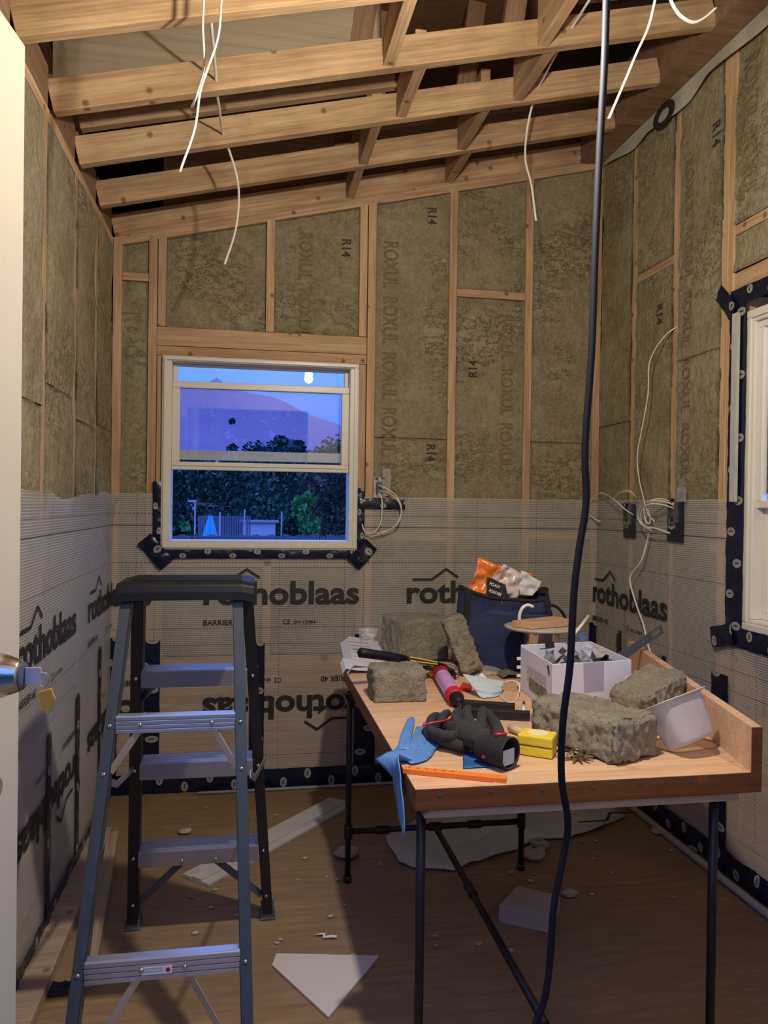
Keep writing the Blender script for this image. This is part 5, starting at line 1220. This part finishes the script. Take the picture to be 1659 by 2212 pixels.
def tree(u, vtop, vbot, y, wpx, mat, label, n=900, kind='round', seed=0, grp=None):
    rng = random.Random(seed); top = far(u, vtop, y); bot = far(u, vbot, y); bot.z = ZG; H_ = top.z-bot.z; W_ = wpx/F_PX*y/2
    t = thing('tree', label, 'tree', bot, grp); mb = MB(); cr = []
    for i in range(9):
        hh = rng.uniform(.25, .95); rr = (1-hh*.85) if kind == 'cone' else math.sin(math.pi*min(.98, hh*.9+.08))
        cr.append((Vector((rng.uniform(-1, 1)*W_*rr*.6, rng.uniform(-1, 1)*W_*rr*.6, H_*hh)), W_*rr*.55+.05))
    for i in range(n):
        c, r = rng.choice(cr); d = Vector((rng.gauss(0, 1), rng.gauss(0, 1), rng.gauss(0, .8))).normalized()*r*rng.uniform(.5, 1.05)
        p = bot+c+d; p.z = min(max(p.z, bot.z+H_*.05), top.z); s = y*.0034*rng.uniform(.6, 1.5)
        a = Vector((rng.uniform(-1, 1), rng.uniform(-1, 1), rng.uniform(-1, 1))).normalized(); b = a.cross(Vector((.3, .5, .8))).normalized()
        mb.quad(p-a*s, p-b*s*.6, p+a*s, p+b*s*.6)
    ob('foliage', mb, mat, t); ob('trunk', MB().tube([bot-Vector((0, 0, .3)), bot+Vector((0, 0, H_*.7))], [W_*.08+.03, .02], 8), LK, t)
tree(440, 985, 1150, 30, 330, LD, 'dark tree on the left of the row seen through the back window', 9000, seed=1)
tree(600, 955, 1150, 34, 330, LD, 'dark tree in the middle of the row beyond the window', 9000, seed=2)
tree(730, 960, 1150, 28, 260, LD, 'dark tree on the right of the row beyond the window', 8000, seed=3)
tree(350, 1000, 1150, 26, 160, LD, 'dark tree at the far left window edge', 4000, seed=13)
tree(520, 1000, 1150, 26, 220, LD, 'low dark tree before the middle of the row', 6000, seed=12)
tree(660, 1052, 1158, 14, 90, LG, 'bright green bush in the garden beyond the window', 2600, seed=4)
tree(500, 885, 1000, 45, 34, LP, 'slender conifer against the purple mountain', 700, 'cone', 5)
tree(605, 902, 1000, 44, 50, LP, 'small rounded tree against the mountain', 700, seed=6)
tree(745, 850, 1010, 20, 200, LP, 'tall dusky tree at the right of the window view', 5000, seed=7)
tree(400, 1125, 1162, 12, 60, LG, 'low pale shrub at the lower left of the window', 300, seed=8)
for q, (x_, y_, l) in enumerate(((-3.5, -8, 'left of the three'), (0.2, -9, 'middle of the three'), (3.8, -8.5, 'right of the three'))):  # unseen trees added to block low sky and its reflection in the window
    rng = random.Random(q+40); t = thing('tree', 'dark unseen tree added outside the open door to block sky, '+l, 'tree', (x_, y_, ZG)); mb = MB()
    for i in range(5000):
        d = Vector((rng.gauss(0, 1), rng.gauss(0, 1), rng.gauss(0, 1))).normalized()*rng.uniform(.6, 1.0)
        p = Vector((x_+d.x*2.4, y_+d.y*1.6, 2.6+d.z*2.9)); a = Vector((rng.uniform(-1, 1), rng.uniform(-1, 1), rng.uniform(-1, 1))).normalized(); b = a.cross(Vector((.3, .5, .8))).normalized()
        mb.quad(p-a*.13, p-b*.1, p+a*.13, p+b*.1)
    ob('foliage', mb, LD, t); ob('trunk', MB().tube([(x_, y_, ZG), (x_, y_, 3)], [.16, .08], 10), LK, t)
um = thing('garden_umbrella', 'closed turquoise garden umbrella seen through the back window', 'umbrella', far(453, 1166, 11)-Vector((0, 0, .6)))
tp, btm = far(455, 1110, 11), far(453, 1168, 11)
mb = MB()
def uf(i, j):
    a = 2*math.pi*i; r = (.012+.085*j**.9)*(1+.22*math.cos(a*6)); p = tp.lerp(btm, j); return p+Vector((r*math.cos(a), r*math.sin(a), -.05*math.cos(a*6)*(j > .98)))
mb.grid(uf, 48, 10); ob('canopy', mb, plain('turquoise_canvas', (.03, .38, .62), .7), um, smooth=True); ob('pole', MB().tube([tp+Vector((0, 0, .05)), Vector((btm.x, btm.y, -.6))], .02, 8), LK, um)
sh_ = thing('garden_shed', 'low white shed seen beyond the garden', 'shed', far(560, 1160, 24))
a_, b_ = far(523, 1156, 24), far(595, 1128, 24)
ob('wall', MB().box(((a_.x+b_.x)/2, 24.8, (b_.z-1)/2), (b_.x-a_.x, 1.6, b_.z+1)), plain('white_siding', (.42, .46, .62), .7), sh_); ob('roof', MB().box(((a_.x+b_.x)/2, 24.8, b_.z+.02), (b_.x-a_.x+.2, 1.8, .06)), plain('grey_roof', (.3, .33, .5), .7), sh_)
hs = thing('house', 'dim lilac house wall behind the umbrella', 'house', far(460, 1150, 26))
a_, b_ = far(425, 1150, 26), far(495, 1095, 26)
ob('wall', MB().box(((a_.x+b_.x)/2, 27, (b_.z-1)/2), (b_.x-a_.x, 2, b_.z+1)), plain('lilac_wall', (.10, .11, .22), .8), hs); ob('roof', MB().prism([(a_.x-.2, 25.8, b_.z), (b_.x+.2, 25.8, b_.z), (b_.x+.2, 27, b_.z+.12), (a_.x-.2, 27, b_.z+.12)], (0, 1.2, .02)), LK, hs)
for i, (u, vt, l) in enumerate(((421, 1085, 'lamp post at the left of the garden'), (528, 1100, 'tall pale fence post right of the umbrella'), (475, 1106, 'pale fence post behind the umbrella'), (608, 1105, 'slim pale pole left of the green bush'))):
    t0, t1 = far(u, vt, 20), far(u, 1165, 20); t1.z = ZG; tag(ob('garden_post', (lambda m_: m_.box(t0+Vector((-.06, 0, .03)), (.2, .06, .05)) if i == 0 else m_)(MB().box((t0+t1)/2, (.035, .035, t0.z-t1.z))), plain('pale_post', (.35, .4, .5), .8)), l, 'post')
mb = MB()
for q in range(60):
    p = far(370+q*6.6, 1156+2*math.sin(q*1.3), 9); mb.box(p-Vector((0, 0, .5)), (.028, .015, 1.0))
p0, p1 = far(368, 1164, 9), far(768, 1166, 9); mb.box((p0+p1)/2+Vector((0, .01, 0)), ((p1-p0).length, .02, .06))
tag(ob('picket_fence', mb, plain('weathered_fence', (.10, .11, .16), .9)), 'low weathered fence along the bottom of the window view', 'fence')
mb = MB()
for q in range(22):
    p = far(430+q*5.2, 1130, 22); mb.box(p-Vector((0, 0, .3)), (.05, .03, 1.0))
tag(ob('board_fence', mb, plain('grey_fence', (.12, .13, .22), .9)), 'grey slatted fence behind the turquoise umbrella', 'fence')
bpy.context.view_layer.update()
